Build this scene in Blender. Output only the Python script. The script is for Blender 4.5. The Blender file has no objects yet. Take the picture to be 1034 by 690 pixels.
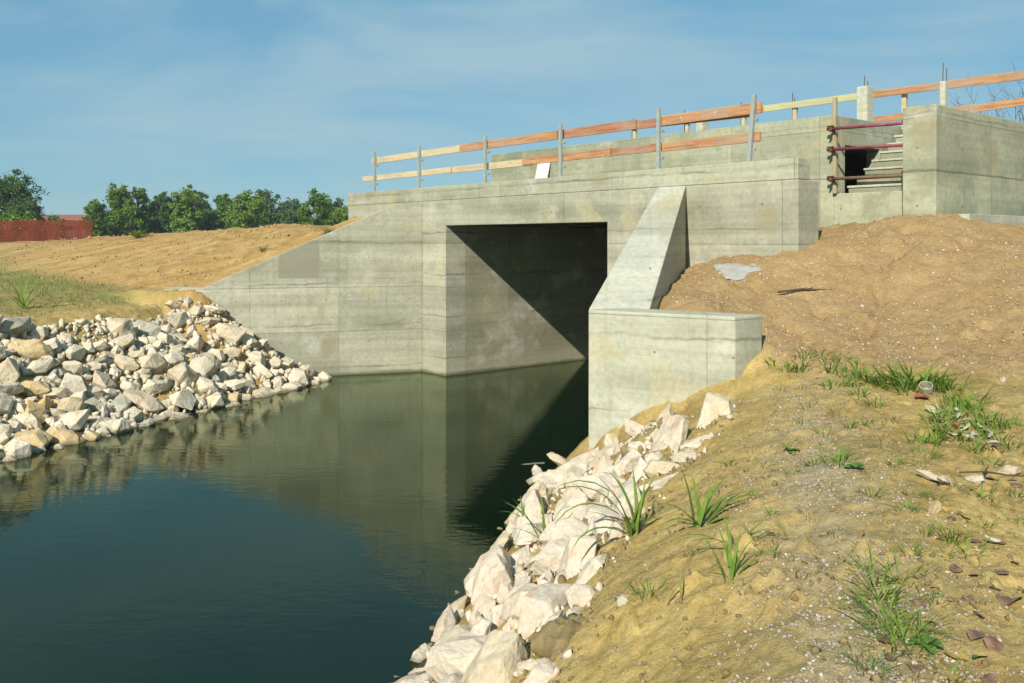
import bpy, bmesh, math, random
import numpy as np
from mathutils import Vector, Matrix, Euler

random.seed(7)
RNG = np.random.default_rng(11)
S = bpy.context.scene
COL = S.collection
R = math.radians
EYE = 3.0                                  # eye height over the water, metres

# ------------------------------------------------------------------ helpers
def at(px, py, d):
    """a photo pixel and a distance -> a world point"""
    return Vector(((px - 517) / 900 * d, d, EYE - (py - 243) * d / 900))

def tag(o, label=None, cat=None, group=None, kind=None):
    if label: o['label'] = label
    if cat: o['category'] = cat
    if group: o['group'] = group
    if kind: o['kind'] = kind
    return o

def empty(name, loc=(0, 0, 0), rz=0.0):
    o = bpy.data.objects.new(name, None)
    COL.objects.link(o)
    o.empty_display_size = 0.2
    o.location = loc
    o.rotation_euler = (0, 0, rz)
    return o

def link(name, me, mat=None, parent=None):
    if mat is not None and not me.materials:
        me.materials.append(mat)
    o = bpy.data.objects.new(name, me)
    COL.objects.link(o)
    if parent is not None:
        o.parent = parent
    return o

def bm_obj(name, bm, mat, parent=None, smooth=False, bevel=0.0):
    bmesh.ops.recalc_face_normals(bm, faces=bm.faces)
    me = bpy.data.meshes.new(name)
    bm.to_mesh(me)
    bm.free()
    if smooth:
        me.polygons.foreach_set('use_smooth', [True] * len(me.polygons))
    o = link(name, me, mat, parent)
    if bevel > 0:
        m = o.modifiers.new('bevel', 'BEVEL')
        m.width = bevel
        m.segments = 2
        m.limit_method = 'ANGLE'
        m.angle_limit = R(40)
    return o

def np_mesh(name, verts, faces):
    me = bpy.data.meshes.new(name)
    me.from_pydata([tuple(v) for v in verts], [], [tuple(int(i) for i in f) for f in faces])
    me.update()
    return me

def box(bm, x0, x1, y0, y1, z0, z1, mat=None):
    co = [(x0, y0, z0), (x1, y0, z0), (x1, y1, z0), (x0, y1, z0), (x0, y0, z1), (x1, y0, z1), (x1, y1, z1), (x0, y1, z1)]
    vs = [bm.verts.new(Vector(c) if mat is None else mat @ Vector(c)) for c in co]
    for f in ((0, 3, 2, 1), (4, 5, 6, 7), (0, 1, 5, 4), (1, 2, 6, 5), (2, 3, 7, 6), (3, 0, 4, 7)):
        bm.faces.new([vs[i] for i in f])
    return vs

def prism(bm, pts, axis, a0, a1):
    """outline pts (2D) extruded along axis; axis 'y': pts are (x,z); 'x': pts are (y,z); 'z': pts are (x,y)"""
    def mk(p, a):
        return {'y': (p[0], a, p[1]), 'x': (a, p[0], p[1]), 'z': (p[0], p[1], a)}[axis]
    A = [bm.verts.new(mk(p, a0)) for p in pts]
    B = [bm.verts.new(mk(p, a1)) for p in pts]
    n = len(pts)
    bm.faces.new(A)
    bm.faces.new(B[::-1])
    for i in range(n):
        bm.faces.new([A[i], B[i], B[(i + 1) % n], A[(i + 1) % n]])

def poly_wall(bm, plan, zb, ztops):
    """plan polygon (local x,y) with its own top height at every corner"""
    A = [bm.verts.new((p[0], p[1], zb)) for p in plan]
    B = [bm.verts.new((p[0], p[1], z)) for p, z in zip(plan, ztops)]
    n = len(plan)
    bm.faces.new(A[::-1])
    bm.faces.new(B)
    for i in range(n):
        j = (i + 1) % n
        bm.faces.new([A[i], A[j], B[j], B[i]])

def tube(bm, p0, p1, r0, r1=None, seg=10, caps=True):
    r1 = r0 if r1 is None else r1
    p0, p1 = Vector(p0), Vector(p1)
    d = (p1 - p0).normalized()
    a = d.orthogonal().normalized()
    b = d.cross(a)
    V = []
    for p, r in ((p0, r0), (p1, r1)):
        V.append([bm.verts.new(p + (a * math.cos(2 * math.pi * k / seg) + b * math.sin(2 * math.pi * k / seg)) * r) for k in range(seg)])
    for k in range(seg):
        bm.faces.new([V[0][k], V[0][(k + 1) % seg], V[1][(k + 1) % seg], V[1][k]])
    if caps:
        bm.faces.new(V[0][::-1])
        bm.faces.new(V[1])

# vectorised value noise --------------------------------------------------
_perm = np.random.default_rng(5).random(65536)
def vnoise(x, y, seed=0):
    xi = np.floor(x).astype(np.int64); yi = np.floor(y).astype(np.int64)
    fx = x - xi; fy = y - yi
    fx = fx * fx * (3 - 2 * fx); fy = fy * fy * (3 - 2 * fy)
    def h(a, b):
        return _perm[((a * 73856093) ^ (b * 19349663) ^ (seed * 83492791)) & 65535]
    v = h(xi, yi) * (1 - fx) * (1 - fy) + h(xi + 1, yi) * fx * (1 - fy) + h(xi, yi + 1) * (1 - fx) * fy + h(xi + 1, yi + 1) * fx * fy
    return v * 2 - 1
def fbm(x, y, oct=4, seed=0, gain=0.5):
    s = 0; a = 1.0; f = 1.0
    for k in range(oct):
        s = s + a * vnoise(x * f + 17.3 * k, y * f - 9.1 * k, seed + k)
        a *= gain; f *= 2.03
    return s

# ------------------------------------------------------------------ bridge frame
OX, OY = -2.04, 20.4                        # left inner corner of the headwall
U = (0.6428, -0.7660)                       # along the headwall, to the right
Wv = (0.7660, 0.6428)                       # into the culvert
ROT = math.atan2(U[1], U[0])
def loc2(x, y):
    dx, dy = x - OX, y - OY
    return dx * U[0] + dy * U[1], dx * Wv[0] + dy * Wv[1]
def wor2(s, w):
    return OX + s * U[0] + w * Wv[0], OY + s * U[1] + w * Wv[1]

LW_END = (-1.78, -4.41)                     # left wing wall, low end (bridge frame)
LW_RET = (-2.75, -4.91)
L1 = (2.47, 15.03); R1 = (2.86, 14.58)      # right wing wall in world plan
L0 = (0.97, 11.25); R0 = (1.74, 11.25)
BK = [(0.94, 11.0), (2.5, 10.0), (2.89, 10.29), (1.30, 11.45)]   # end block plan (world)
BLOCK_TOP = 2.144

# ------------------------------------------------------------------ terrain height
RP = []
def rp(*p): RP.append(p)
for px, py in ((412, 690), (440, 640), (470, 600), (500, 560), (527, 520), (540, 475)):
    d = 2700 / (py - 243); rp((px - 517) / 900 * d, d, 0.0)
for p in ((-1.1, 4, 0), (-1.5, 2, 0), (-1.8, -1, 0), (-2, -6, 0), (-3, -6, -.5), (-2.6, 2, -.5), (-1.7, 6, -.5), (-.9, 9.5, -.5)): rp(*p)
for p in ((.28, 4.76, .90), (.83, 6.06, 1.0), (1.44, 7.5, 1.1), (2.0, 8.65, 1.28), (.95, 10.8, .42), (1.75, 10.25, .95), (2.5, 9.75, 1.36), (1.45, 9.6, .95),
          (.25, 7.5, .42), (.75, 9.3, .5), (-.2, 5.5, .4), (0.6, 3.4, 1.2), (1.40, 5.2, 1.40), (.98, 3.12, 1.45), (1.79, 3.12, 1.5), (.2, 4.33, .85), (1.3, 4.2, 1.47), (2.1, 5.6, 1.53),
          (2.67, 7.2, 1.52), (3.9, 9.2, 1.62), (4.0, 6.98, 1.52), (3.3, 5, 1.47), (2.9, 10.2, 1.70), (.3, 1.5, 1.3), (1, 0, 1.4), (3, 0, 1.45), (-.6, 1.5, .7), (2.2, 4.0, 1.47), (3.1, 8.2, 1.6),
          (3.15, 11, 1.98), (2.0, 12, 2.18), (2.97, 12, 2.24), (2.85, 14.4, 2.56), (4.15, 12.9, 2.8), (4.98, 11.7, 2.30), (6.3, 11, 2.35), (8.6, 15, 3.22), (6.33, 14.88, 3.43),
          (6.5, 13.9, 3.40), (5.65, 15.5, 3.22), (7.5, 8, 1.75), (6, 4, 1.45), (5.6, 13, 2.98), (4.5, 13.9, 3.0), (15, 10, 2.2), (15, 18, 3.2), (15, 3, 1.6), (15, -8, 1.5), (5, -8, 1.5),
          (0, -8, 1.2), (25, 5, 2.2), (25, 20, 3.2), (10, 20, 3.3), (7.2, 13.3, 3.1), (2.2, 11.2, 2.05)): rp(*p)
RP = np.array(RP)
def _phi(r): return np.where(r > 0, r * r * np.log(np.maximum(r, 1e-9)), 0.0)
def _tps(P, lam=0.02):
    n = len(P)
    K = _phi(np.hypot(P[:, None, 0] - P[None, :, 0], P[:, None, 1] - P[None, :, 1])) + lam * np.eye(n)
    A = np.zeros((n + 3, n + 3)); A[:n, :n] = K
    A[:n, n] = 1; A[:n, n + 1:] = P[:, :2]; A[n, :n] = 1; A[n + 1:, :n] = P[:, :2].T
    return np.linalg.solve(A, np.concatenate([P[:, 2], np.zeros(3)]))
_TW = _tps(RP)
def tps_right(x, y):
    out = _TW[-3] + _TW[-2] * x + _TW[-1] * y
    for k in range(len(RP)):
        out = out + _TW[k] * _phi(np.hypot(x - RP[k, 0], y - RP[k, 1]))
    return out

WLX = np.array([[-40, -4.5], [-6, -2], [-1, -1.8], [2, -1.5], [4, -1.1], [6.04, -.70], [7.56, -.39], [9.75, .11], [11.9, .35], [13, 1.0], [16, 2.7], [40, 14]])
LDX, LDY = 2.97 / 7.604, 7.0 / 7.604
def left_D(x, y):
    return (x + 7.07) * (-LDY) + (y - 12.3) * LDX
def right_E(x, y):
    return (x - np.interp(y, WLX[:, 0], WLX[:, 1])) * 0.93

def smooth(a, b, x):
    t = np.clip((x - a) / (b - a), 0, 1)
    return t * t * (3 - 2 * t)

def side(px, py, ax, ay, bx, by):
    return (bx - ax) * (py - ay) - (by - ay) * (px - ax)

def height(x, y, detail=True):
    x = np.asarray(x, float); y = np.asarray(y, float)
    s, w = loc2(x, y)
    # left bank ------------------------------------------------------
    D = left_D(x, y) + 0.22 * fbm(x * 0.8, y * 0.8, 2, 40)
    bank = np.where(D < 0, 0.55 * D, 0.0)
    bank = np.where((D >= 0) & (D < 2.6), 1.62 * (D / 2.6), bank)
    bank = np.where(D >= 2.6, 1.62 + 0.25 * smooth(2.6, 5.5, D), bank)
    zc = np.interp(s, [-60, -28, -14, -4.5, 2], [2.9, 2.98, 3.32, 3.60, 3.66])
    ww = w + 0.35 * fbm(s * 0.25, w * 0.25, 2, 50) + np.interp(s, [-40, -22, -10], [2.8, 1.9, 0.0])
    t = np.clip((ww + 4.6) / 4.9, 0, 1.0)
    emb = (zc - 1.87) * (0.85 * t + 0.15 * t * t * (3 - 2 * t))
    # channel side of the left wing line?
    sd = side(s, w, -0.03, 0.44, LW_END[0] - .18, LW_END[1] + .07)       # >0 : on the water side
    wall_line = sd > 0
    emb_fac = np.where(wall_line, 0.0, 1.0)
    sd2 = side(s, w, LW_END[0] - .18, LW_END[1] + .13, LW_RET[0] - .08, LW_RET[1] + .15)
    behind = (~wall_line) & (sd2 < 0) & (s < 0.6)
    zl = bank + emb * emb_fac
    kb = np.where(behind, smooth(-4.6, -3.0, s), 0.0)
    zl = zl * (1 - kb) + (1.87 + emb) * kb
    # cap along the wing's sloped top so that no soil spills over it
    wt = 3.86 + (2.0 - 3.86) * np.clip(-w / 4.41, 0, 1) - 0.07
    near = behind & (s > -3.0 - 0.35 * np.clip(-w, 0, 4.4))
    zl = np.where(near, np.minimum(zl, np.maximum(wt, 1.8)), zl)
    ax_, ay_ = LW_END[0] - .25, LW_END[1] - .12
    bx_, by_ = LW_RET[0] - .6, LW_RET[1] - .3
    tt = np.clip(((s - ax_) * (bx_ - ax_) + (w - ay_) * (by_ - ay_)) / ((bx_ - ax_) ** 2 + (by_ - ay_) ** 2), 0, 1)
    dR = np.hypot(s - ax_ - tt * (bx_ - ax_), w - ay_ - tt * (by_ - ay_))
    zl = np.where(s < 1, np.maximum(zl, np.where(dR < 2.5, 1.93 - 0.95 * np.maximum(0, dR - 0.22), -9)), zl)
    # right bank -----------------------------------------------------
    E = right_E(x, y)
    zr = np.where(E > 0, tps_right(x, y), 0.55 * E)
    inchan = (side(x, y, L0[0] + .25, L0[1], L1[0] + .2, L1[1]) > 0) & (y > 11.2)
    zr = np.where(inchan, np.minimum(np.minimum(0.55 * E, 0.15), -0.15 + 0 * E), zr)
    far = np.hypot(x, y)
    k = smooth(26, 60, far)
    zr = np.where(E > 0, zr * (1 - k) + 2.6 * k, zr)
    z = np.maximum(zl, zr)
    z = np.maximum(z, -1.35)
    # behind the headwall
    bh = (w > 0.28) & (s > -3.3) & (s < 9.6)
    z = np.where(bh, np.where(s > 6.4, np.minimum(tps_right(x, y), 3.30), 3.25), z)
    z = np.where((w > 0.28) & (s >= 9.6), np.minimum(tps_right(x, y), 3.42), z)
    z = np.where((w > 3.12) & (s > -1.3) & (s < 10.3), 3.0, z)
    z = np.where((s > 10.5) & (w > 0.3) & (w < 16), np.minimum(np.where(E > 0, tps_right(x, y), z), 3.45), z)
    z = np.where((s > 0.6) & (s < 6.12) & (w > -0.1) & (w < 24.3), -1.35, z)
    z = np.where((w > 24.3) & (s > -3.3), 3.1, z)
    z = np.where(far > 60, z * (1 - smooth(60, 140, far)) + 2.55 * smooth(60, 140, far), z)
    if detail:
        land = smooth(-0.3, 0.3, z)
        n = 0.030 * fbm(x * 1.3, y * 1.3, 3, 1) + 0.017 * fbm(x * 5, y * 5, 3, 9) + 0.0085 * fbm(x * 17, y * 17, 3, 19, .6)
        # clods: sharp small bumps
        c = np.clip(fbm(x * 9, y * 9, 3, 77) - 0.55, 0, 1)
        n = n + 0.085 * c * smooth(-0.4, 0.5, fbm(x * 0.7, y * 0.7, 2, 91))
        # washed gullies on the sand mound, foot dents on the bank
        gl_ = np.abs(fbm(x * 0.9 - y * 0.25, y * 0.30 + x * 0.1, 3, 55)) - 0.16
        n = n - 0.06 * np.clip(-gl_ * 6, 0, 1) * smooth(8.5, 10.5, y) * (E > 0.4)
        ft = np.clip(fbm(x * 3.1, y * 2.3, 2, 66) - 0.35, 0, 1)
        n = n - 0.07 * ft * (E > 0.3)
        # erosion rills running down the left embankment
        rill = np.abs(fbm(s * 1.1 + 0.55 * w, w * 0.22, 3, 33)) - 0.34
        n = n + np.where((emb * emb_fac > 0.05) & (s < 0) & (z > 1.8), -0.10 * np.clip(-rill * 3, 0, 1), 0)
        z = z + n * land * (1 - smooth(50, 70, far))
    return z

def H(x, y):
    return float(height(np.array([x]), np.array([y]))[0])

def hit(px, py, d0=2.5, d1=40.0):
    """where the line of sight through a photo pixel meets the soil"""
    d = np.arange(d0, d1, 0.02)
    x = (px - 517) / 900 * d
    z = EYE - (py - 243) * d / 900
    below = np.nonzero(z <= height(x, d))[0]
    k = below[0] if len(below) else len(d) - 1
    return Vector((x[k], d[k], float(height(x[k:k + 1], d[k:k + 1])[0])))

# ------------------------------------------------------------------ material builder
class Mat:
    def __init__(self, name):
        self.m = bpy.data.materials.new(name)
        self.m.use_nodes = True
        self.t = self.m.node_tree
        self.t.nodes.clear()
        self.out = self.t.nodes.new('ShaderNodeOutputMaterial')
    def n(self, typ, props=None, **ins):
        nd = self.t.nodes.new('ShaderNode' + typ)
        for k, v in (props or {}).items():
            setattr(nd, k, v)
        for k, v in ins.items():
            self.set(nd, k, v)
        return nd
    def set(self, nd, key, v):
        key = key.replace('_', ' ')
        s = nd.inputs[int(key)] if key.isdigit() else nd.inputs[key]
        if isinstance(v, bpy.types.NodeSocket):
            self.t.links.new(v, s)
        elif hasattr(s.default_value, '__len__') and hasattr(v, '__len__') and len(s.default_value) == 4 and len(v) == 3:
            s.default_value = (*v, 1)
        else:
            s.default_value = v
    def coord(self, which='Object'):
        return self.n('TexCoord').outputs[which]
    def mapping(self, vec, scale=(1, 1, 1), rot=(0, 0, 0), loc=(0, 0, 0)):
        nd = self.n('Mapping')
        self.t.links.new(vec, nd.inputs['Vector'])
        nd.inputs['Scale'].default_value = scale
        nd.inputs['Rotation'].default_value = rot
        nd.inputs['Location'].default_value = loc
        return nd.outputs[0]
    def noise(self, vec, scale, detail=4, rough=0.55, dist=0.0, out=0):
        nd = self.n('TexNoise')
        self.t.links.new(vec, nd.inputs['Vector'])
        nd.inputs['Scale'].default_value = scale
        nd.inputs['Detail'].default_value = detail
        nd.inputs['Roughness'].default_value = rough
        nd.inputs['Distortion'].default_value = dist
        return nd.outputs[out]
    def ramp(self, fac, stops, interp='LINEAR'):
        nd = self.n('ValToRGB')
        self.t.links.new(fac, nd.inputs[0])
        cr = nd.color_ramp
        cr.interpolation = interp
        while len(cr.elements) < len(stops):
            cr.elements.new(0.5)
        for e, (p, c) in zip(cr.elements, stops):
            e.position = p
            e.color = (*c, 1) if hasattr(c, '__len__') else (c, c, c, 1)
        return nd.outputs[0]
    def mix(self, a, b, fac, mode='MIX'):
        nd = self.n('Mix', {'data_type': 'RGBA', 'blend_type': mode})
        for k, v in ((0, fac), (6, a), (7, b)):
            s = nd.inputs[k]
            if isinstance(v, bpy.types.NodeSocket):
                self.t.links.new(v, s)
            elif k == 0:
                s.default_value = v
            else:
                s.default_value = (*v, 1) if hasattr(v, '__len__') else (v, v, v, 1)
        return nd.outputs[2]
    def math(self, op, a, b=0.0, c=None, clamp=False):
        nd = self.n('Math', {'operation': op, 'use_clamp': clamp})
        for k, v in ((0, a), (1, b), (2, c)):
            if v is None: continue
            if isinstance(v, bpy.types.NodeSocket):
                self.t.links.new(v, nd.inputs[k])
            else:
                nd.inputs[k].default_value = v
        return nd.outputs[0]
    def sep(self, vec):
        nd = self.n('SeparateXYZ')
        self.t.links.new(vec, nd.inputs[0])
        return nd.outputs
    def comb(self, x=0.0, y=0.0, z=0.0):
        nd = self.n('CombineXYZ')
        for k, v in enumerate((x, y, z)):
            if isinstance(v, bpy.types.NodeSocket):
                self.t.links.new(v, nd.inputs[k])
            else:
                nd.inputs[k].default_value = v
        return nd.outputs[0]
    def bump(self, h, strength=0.5, dist=0.02, normal=None):
        nd = self.n('Bump')
        self.t.links.new(h, nd.inputs['Height'])
        nd.inputs['Strength'].default_value = strength
        nd.inputs['Distance'].default_value = dist
        if normal is not None:
            self.t.links.new(normal, nd.inputs['Normal'])
        return nd.outputs[0]
    def finish(self, color, rough=0.8, normal=None, metallic=0.0, spec=0.3, extra=None):
        p = self.n('BsdfPrincipled')
        self.set(p, 'Base Color', color)
        self.set(p, 'Roughness', rough)
        p.inputs['Metallic'].default_value = metallic
        p.inputs['Specular IOR Level'].default_value = spec
        if normal is not None:
            self.t.links.new(normal, p.inputs['Normal'])
        self.t.links.new(p.outputs[0], self.out.inputs[0])
        self.p = p
        return self.m

# concrete -----------------------------------------------------------------
def concrete(name, base=(0.395, 0.386, 0.295), dark=(0.25, 0.248, 0.18), green=0.32, panel=(2.35, 0.98), off=(0.0, 0.0), waterline=False, joint=0.0, blots=0.5, patch=None):
    M = Mat(name)
    co = M.coord()
    x, y, z = M.sep(co)
    h = M.math('ADD', x, M.math('MULTIPLY', y, 0.93))
    vec = M.comb(h, z, M.math('MULTIPLY', y, 0.2))
    # pour bands and formwork panels
    band = M.noise(M.mapping(vec, (0.14, 1.6, 0.3)), 1.0, 3, 0.5)
    cloud = M.noise(co, 0.9, 5, 0.6)
    fine = M.noise(co, 14, 5, 0.65)
    grain = M.noise(co, 70, 3, 0.7)
    col = M.mix(base, dark, M.ramp(band, [(0.40, 0.0), (0.66, 1.0)]))
    col = M.mix(col, tuple(min(1, c * 1.2) for c in base), M.ramp(cloud, [(0.45, 0.0), (0.72, 0.75)]))
    br = M.n('TexBrick', {'offset': 0.0, 'squash': 1.0})
    M.t.links.new(M.mapping(vec, loc=(off[0], off[1], 0)), br.inputs['Vector'])
    br.inputs['Scale'].default_value = 1.0
    br.inputs['Brick Width'].default_value = panel[0]
    br.inputs['Row Height'].default_value = panel[1]
    br.inputs['Mortar Size'].default_value = 0.008
    br.inputs['Mortar Smooth'].default_value = 0.4
    br.inputs['Color1'].default_value = (0.78, 0.79, 0.78, 1)
    br.inputs['Color2'].default_value = (1.10, 1.09, 1.05, 1)
    br.inputs['Mortar'].default_value = (0.45, 0.45, 0.41, 1)
    col = M.mix(col, br.outputs['Color'], 0.8, 'MULTIPLY')
    # fine horizontal board marks
    board = M.noise(M.mapping(vec, (0.25, 11.0, 0.3)), 1.0, 3, 0.6)
    col = M.mix(col, M.ramp(board, [(0.35, 0.80), (0.6, 1.06)]), 0.55, 'MULTIPLY')
    # drips from the top edges: long streaks
    drip = M.noise(M.mapping(vec, (6.0, 0.35, 0.6)), 1.0, 4, 0.6)
    col = M.mix(col, (0.20, 0.20, 0.14), M.math('MULTIPLY', M.ramp(drip, [(0.55, 0.0), (0.78, 1.0)]), 0.45))
    # damp / algae blotches
    alg = M.noise(co, 1.7, 4, 0.6, 0.3)
    col = M.mix(col, (0.225, 0.232, 0.15), M.math('MULTIPLY', M.ramp(alg, [(0.52, 0.0), (0.68, 1.0)]), green))
    # yellow cured patches with soft round outlines
    pat = M.noise(co, 1.05, 2, 0.4, 0.0)
    col = M.mix(col, (0.40, 0.35, 0.20), M.math('MULTIPLY', M.ramp(pat, [(0.62, 0.0), (0.66, 1.0)]), 0.45))
    # pale lime bloom
    lime = M.noise(M.mapping(vec, (0.9, 1.3, 0.5), loc=(4, 7, 1)), 1.3, 5, 0.65)
    col = M.mix(col, (0.52, 0.51, 0.45), M.math('MULTIPLY', M.ramp(lime, [(0.56, 0.0), (0.75, 1.0)]), 0.6))
    col = M.mix(col, M.ramp(fine, [(0.30, 0.72), (0.62, 1.1)]), 0.55, 'MULTIPLY')
    col = M.mix(col, M.ramp(grain, [(0.35, 0.82), (0.6, 1.04)]), 0.45, 'MULTIPLY')
    if waterline:
        wz = M.math('ADD', z, M.math('MULTIPLY', M.noise(co, 3.0, 3), 0.12))
        col = M.mix((0.035, 0.04, 0.022), col, M.ramp(wz, [(0.0, 0.0), (0.085, 0.08), (0.14, 1.0)]))
        stain = M.ramp(M.math('DIVIDE', wz, 1.2), [(0.1, 0.35), (0.55, 0.0)])
        col = M.mix(col, (0.26, 0.25, 0.16), stain)
    # ragged joints between the pours
    zw = M.math('ADD', z, M.math('MULTIPLY', M.noise(M.mapping(vec, (1.4, 2.5, 1)), 1.0, 5, 0.7), 0.16))
    fr_ = M.math('FRACT', M.math('DIVIDE', M.math('ADD', zw, joint), 0.93))
    ln = M.math('SUBTRACT', 1.0, M.math('MULTIPLY', M.math('ABSOLUTE', M.math('SUBTRACT', fr_, 0.5)), 34.0), clamp=True)
    lnm = M.ramp(M.noise(M.mapping(vec, (0.5, 1.0, 1), loc=(3, 1, 0)), 1.0, 4, 0.7), [(0.40, 0.0), (0.62, 0.9)])
    col = M.mix(col, (0.12, 0.115, 0.075), M.math('MULTIPLY', ln, lnm))
    # brownish blots with crisp outlines, some of them round
    bl = M.n('TexVoronoi', {'feature': 'F1'}); M.t.links.new(M.mapping(vec, (0.85, 0.95, 1)), bl.inputs['Vector']); bl.inputs['Scale'].default_value = 1.0
    bd = M.math('ADD', bl.outputs['Distance'], M.math('MULTIPLY', M.math('SUBTRACT', M.noise(co, 4.0, 4, 0.65), 0.5), 0.22))
    bm_ = M.math('MULTIPLY', M.ramp(bd, [(0.20, 1.0), (0.29, 0.0)]), M.math('GREATER_THAN', M.sep(bl.outputs['Color'])[0], 0.52))
    col = M.mix(col, (0.255, 0.225, 0.13), M.math('MULTIPLY', bm_, blots))
    tv = M.n('TexVoronoi', {'feature': 'F1'}); tv.inputs['Randomness'].default_value = 0.0; tv.inputs['Scale'].default_value = 1.0
    M.t.links.new(M.mapping(M.comb(h, z, 0.0), (0.85, 1.07, 1), loc=(.3, .2, 0)), tv.inputs['Vector'])
    tie = M.math('LESS_THAN', tv.outputs['Distance'], 0.018)
    col = M.mix(col, (0.10, 0.10, 0.07), M.math('MULTIPLY', tie, 0.7))
    if patch:
        px_ = M.math('MULTIPLY', M.math('GREATER_THAN', h, patch[0]), M.math('LESS_THAN', h, patch[1]))
        pz_ = M.math('MULTIPLY', M.math('GREATER_THAN', z, patch[2]), M.math('LESS_THAN', z, patch[3]))
        col = M.mix(col, (0.215, 0.205, 0.145), M.math('MULTIPLY', M.math('MULTIPLY', px_, pz_), 0.72))
    hgt = M.math('ADD', M.math('MULTIPLY', board, 0.35), M.math('ADD', M.math('MULTIPLY', fine, 0.35), M.math('MULTIPLY', grain, 0.12)))
    hgt = M.math('SUBTRACT', hgt, M.math('MULTIPLY', br.outputs['Fac'], 0.35))
    nrm = M.bump(hgt, 0.55, 0.012)
    return M.finish(col, 0.88, nrm, spec=0.2)

CONC = concrete('cast_concrete', waterline=True, blots=.55)
CONC_WING = concrete('wing_wall_concrete', waterline=True, blots=.75, joint=0.2, patch=(-3.96, -2.88, 2.17, 3.0))
CONC_KERB = concrete('kerb_concrete', base=(0.35, 0.352, 0.265), dark=(0.235, 0.24, 0.175), green=0.35, panel=(3.4, 2.0), off=(0.6, 0.55))
CONC_UP = concrete('stairwell_concrete', base=(0.34, 0.348, 0.25), dark=(0.20, 0.215, 0.14), green=0.75, panel=(1.9, 0.86), off=(0.4, 0.2))
CONC_PALE = concrete('pale_concrete', base=(0.50, 0.49, 0.395), dark=(0.40, 0.395, 0.31), green=0.12, panel=(5, 5), blots=.25)
CONC_END = concrete('end_block_concrete', base=(0.485, 0.48, 0.375), dark=(0.36, 0.36, 0.27), green=0.25, panel=(4.0, 3.0), off=(0.5, 0.9), waterline=True, joint=.38, blots=.3)

CONC_NOSE = concrete('nosing_concrete', base=(0.50, 0.49, 0.40), dark=(0.44, 0.43, 0.34), green=0.1, panel=(9, 9), blots=.1)
CONC_STEP = concrete('step_concrete', base=(0.30, 0.30, 0.205), dark=(0.23, 0.23, 0.15), green=0.4, panel=(5, 5), blots=.2)
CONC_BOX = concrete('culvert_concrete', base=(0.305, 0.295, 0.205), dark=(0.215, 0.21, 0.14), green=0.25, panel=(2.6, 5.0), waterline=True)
CONC_SHADE = concrete('shaded_culvert_concrete', base=(0.06, 0.058, 0.042), dark=(0.035, 0.035, 0.026), green=0.3, panel=(2.6, 5.0), waterline=True)  # same concrete with the tunnel's shade put into its colour

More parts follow.
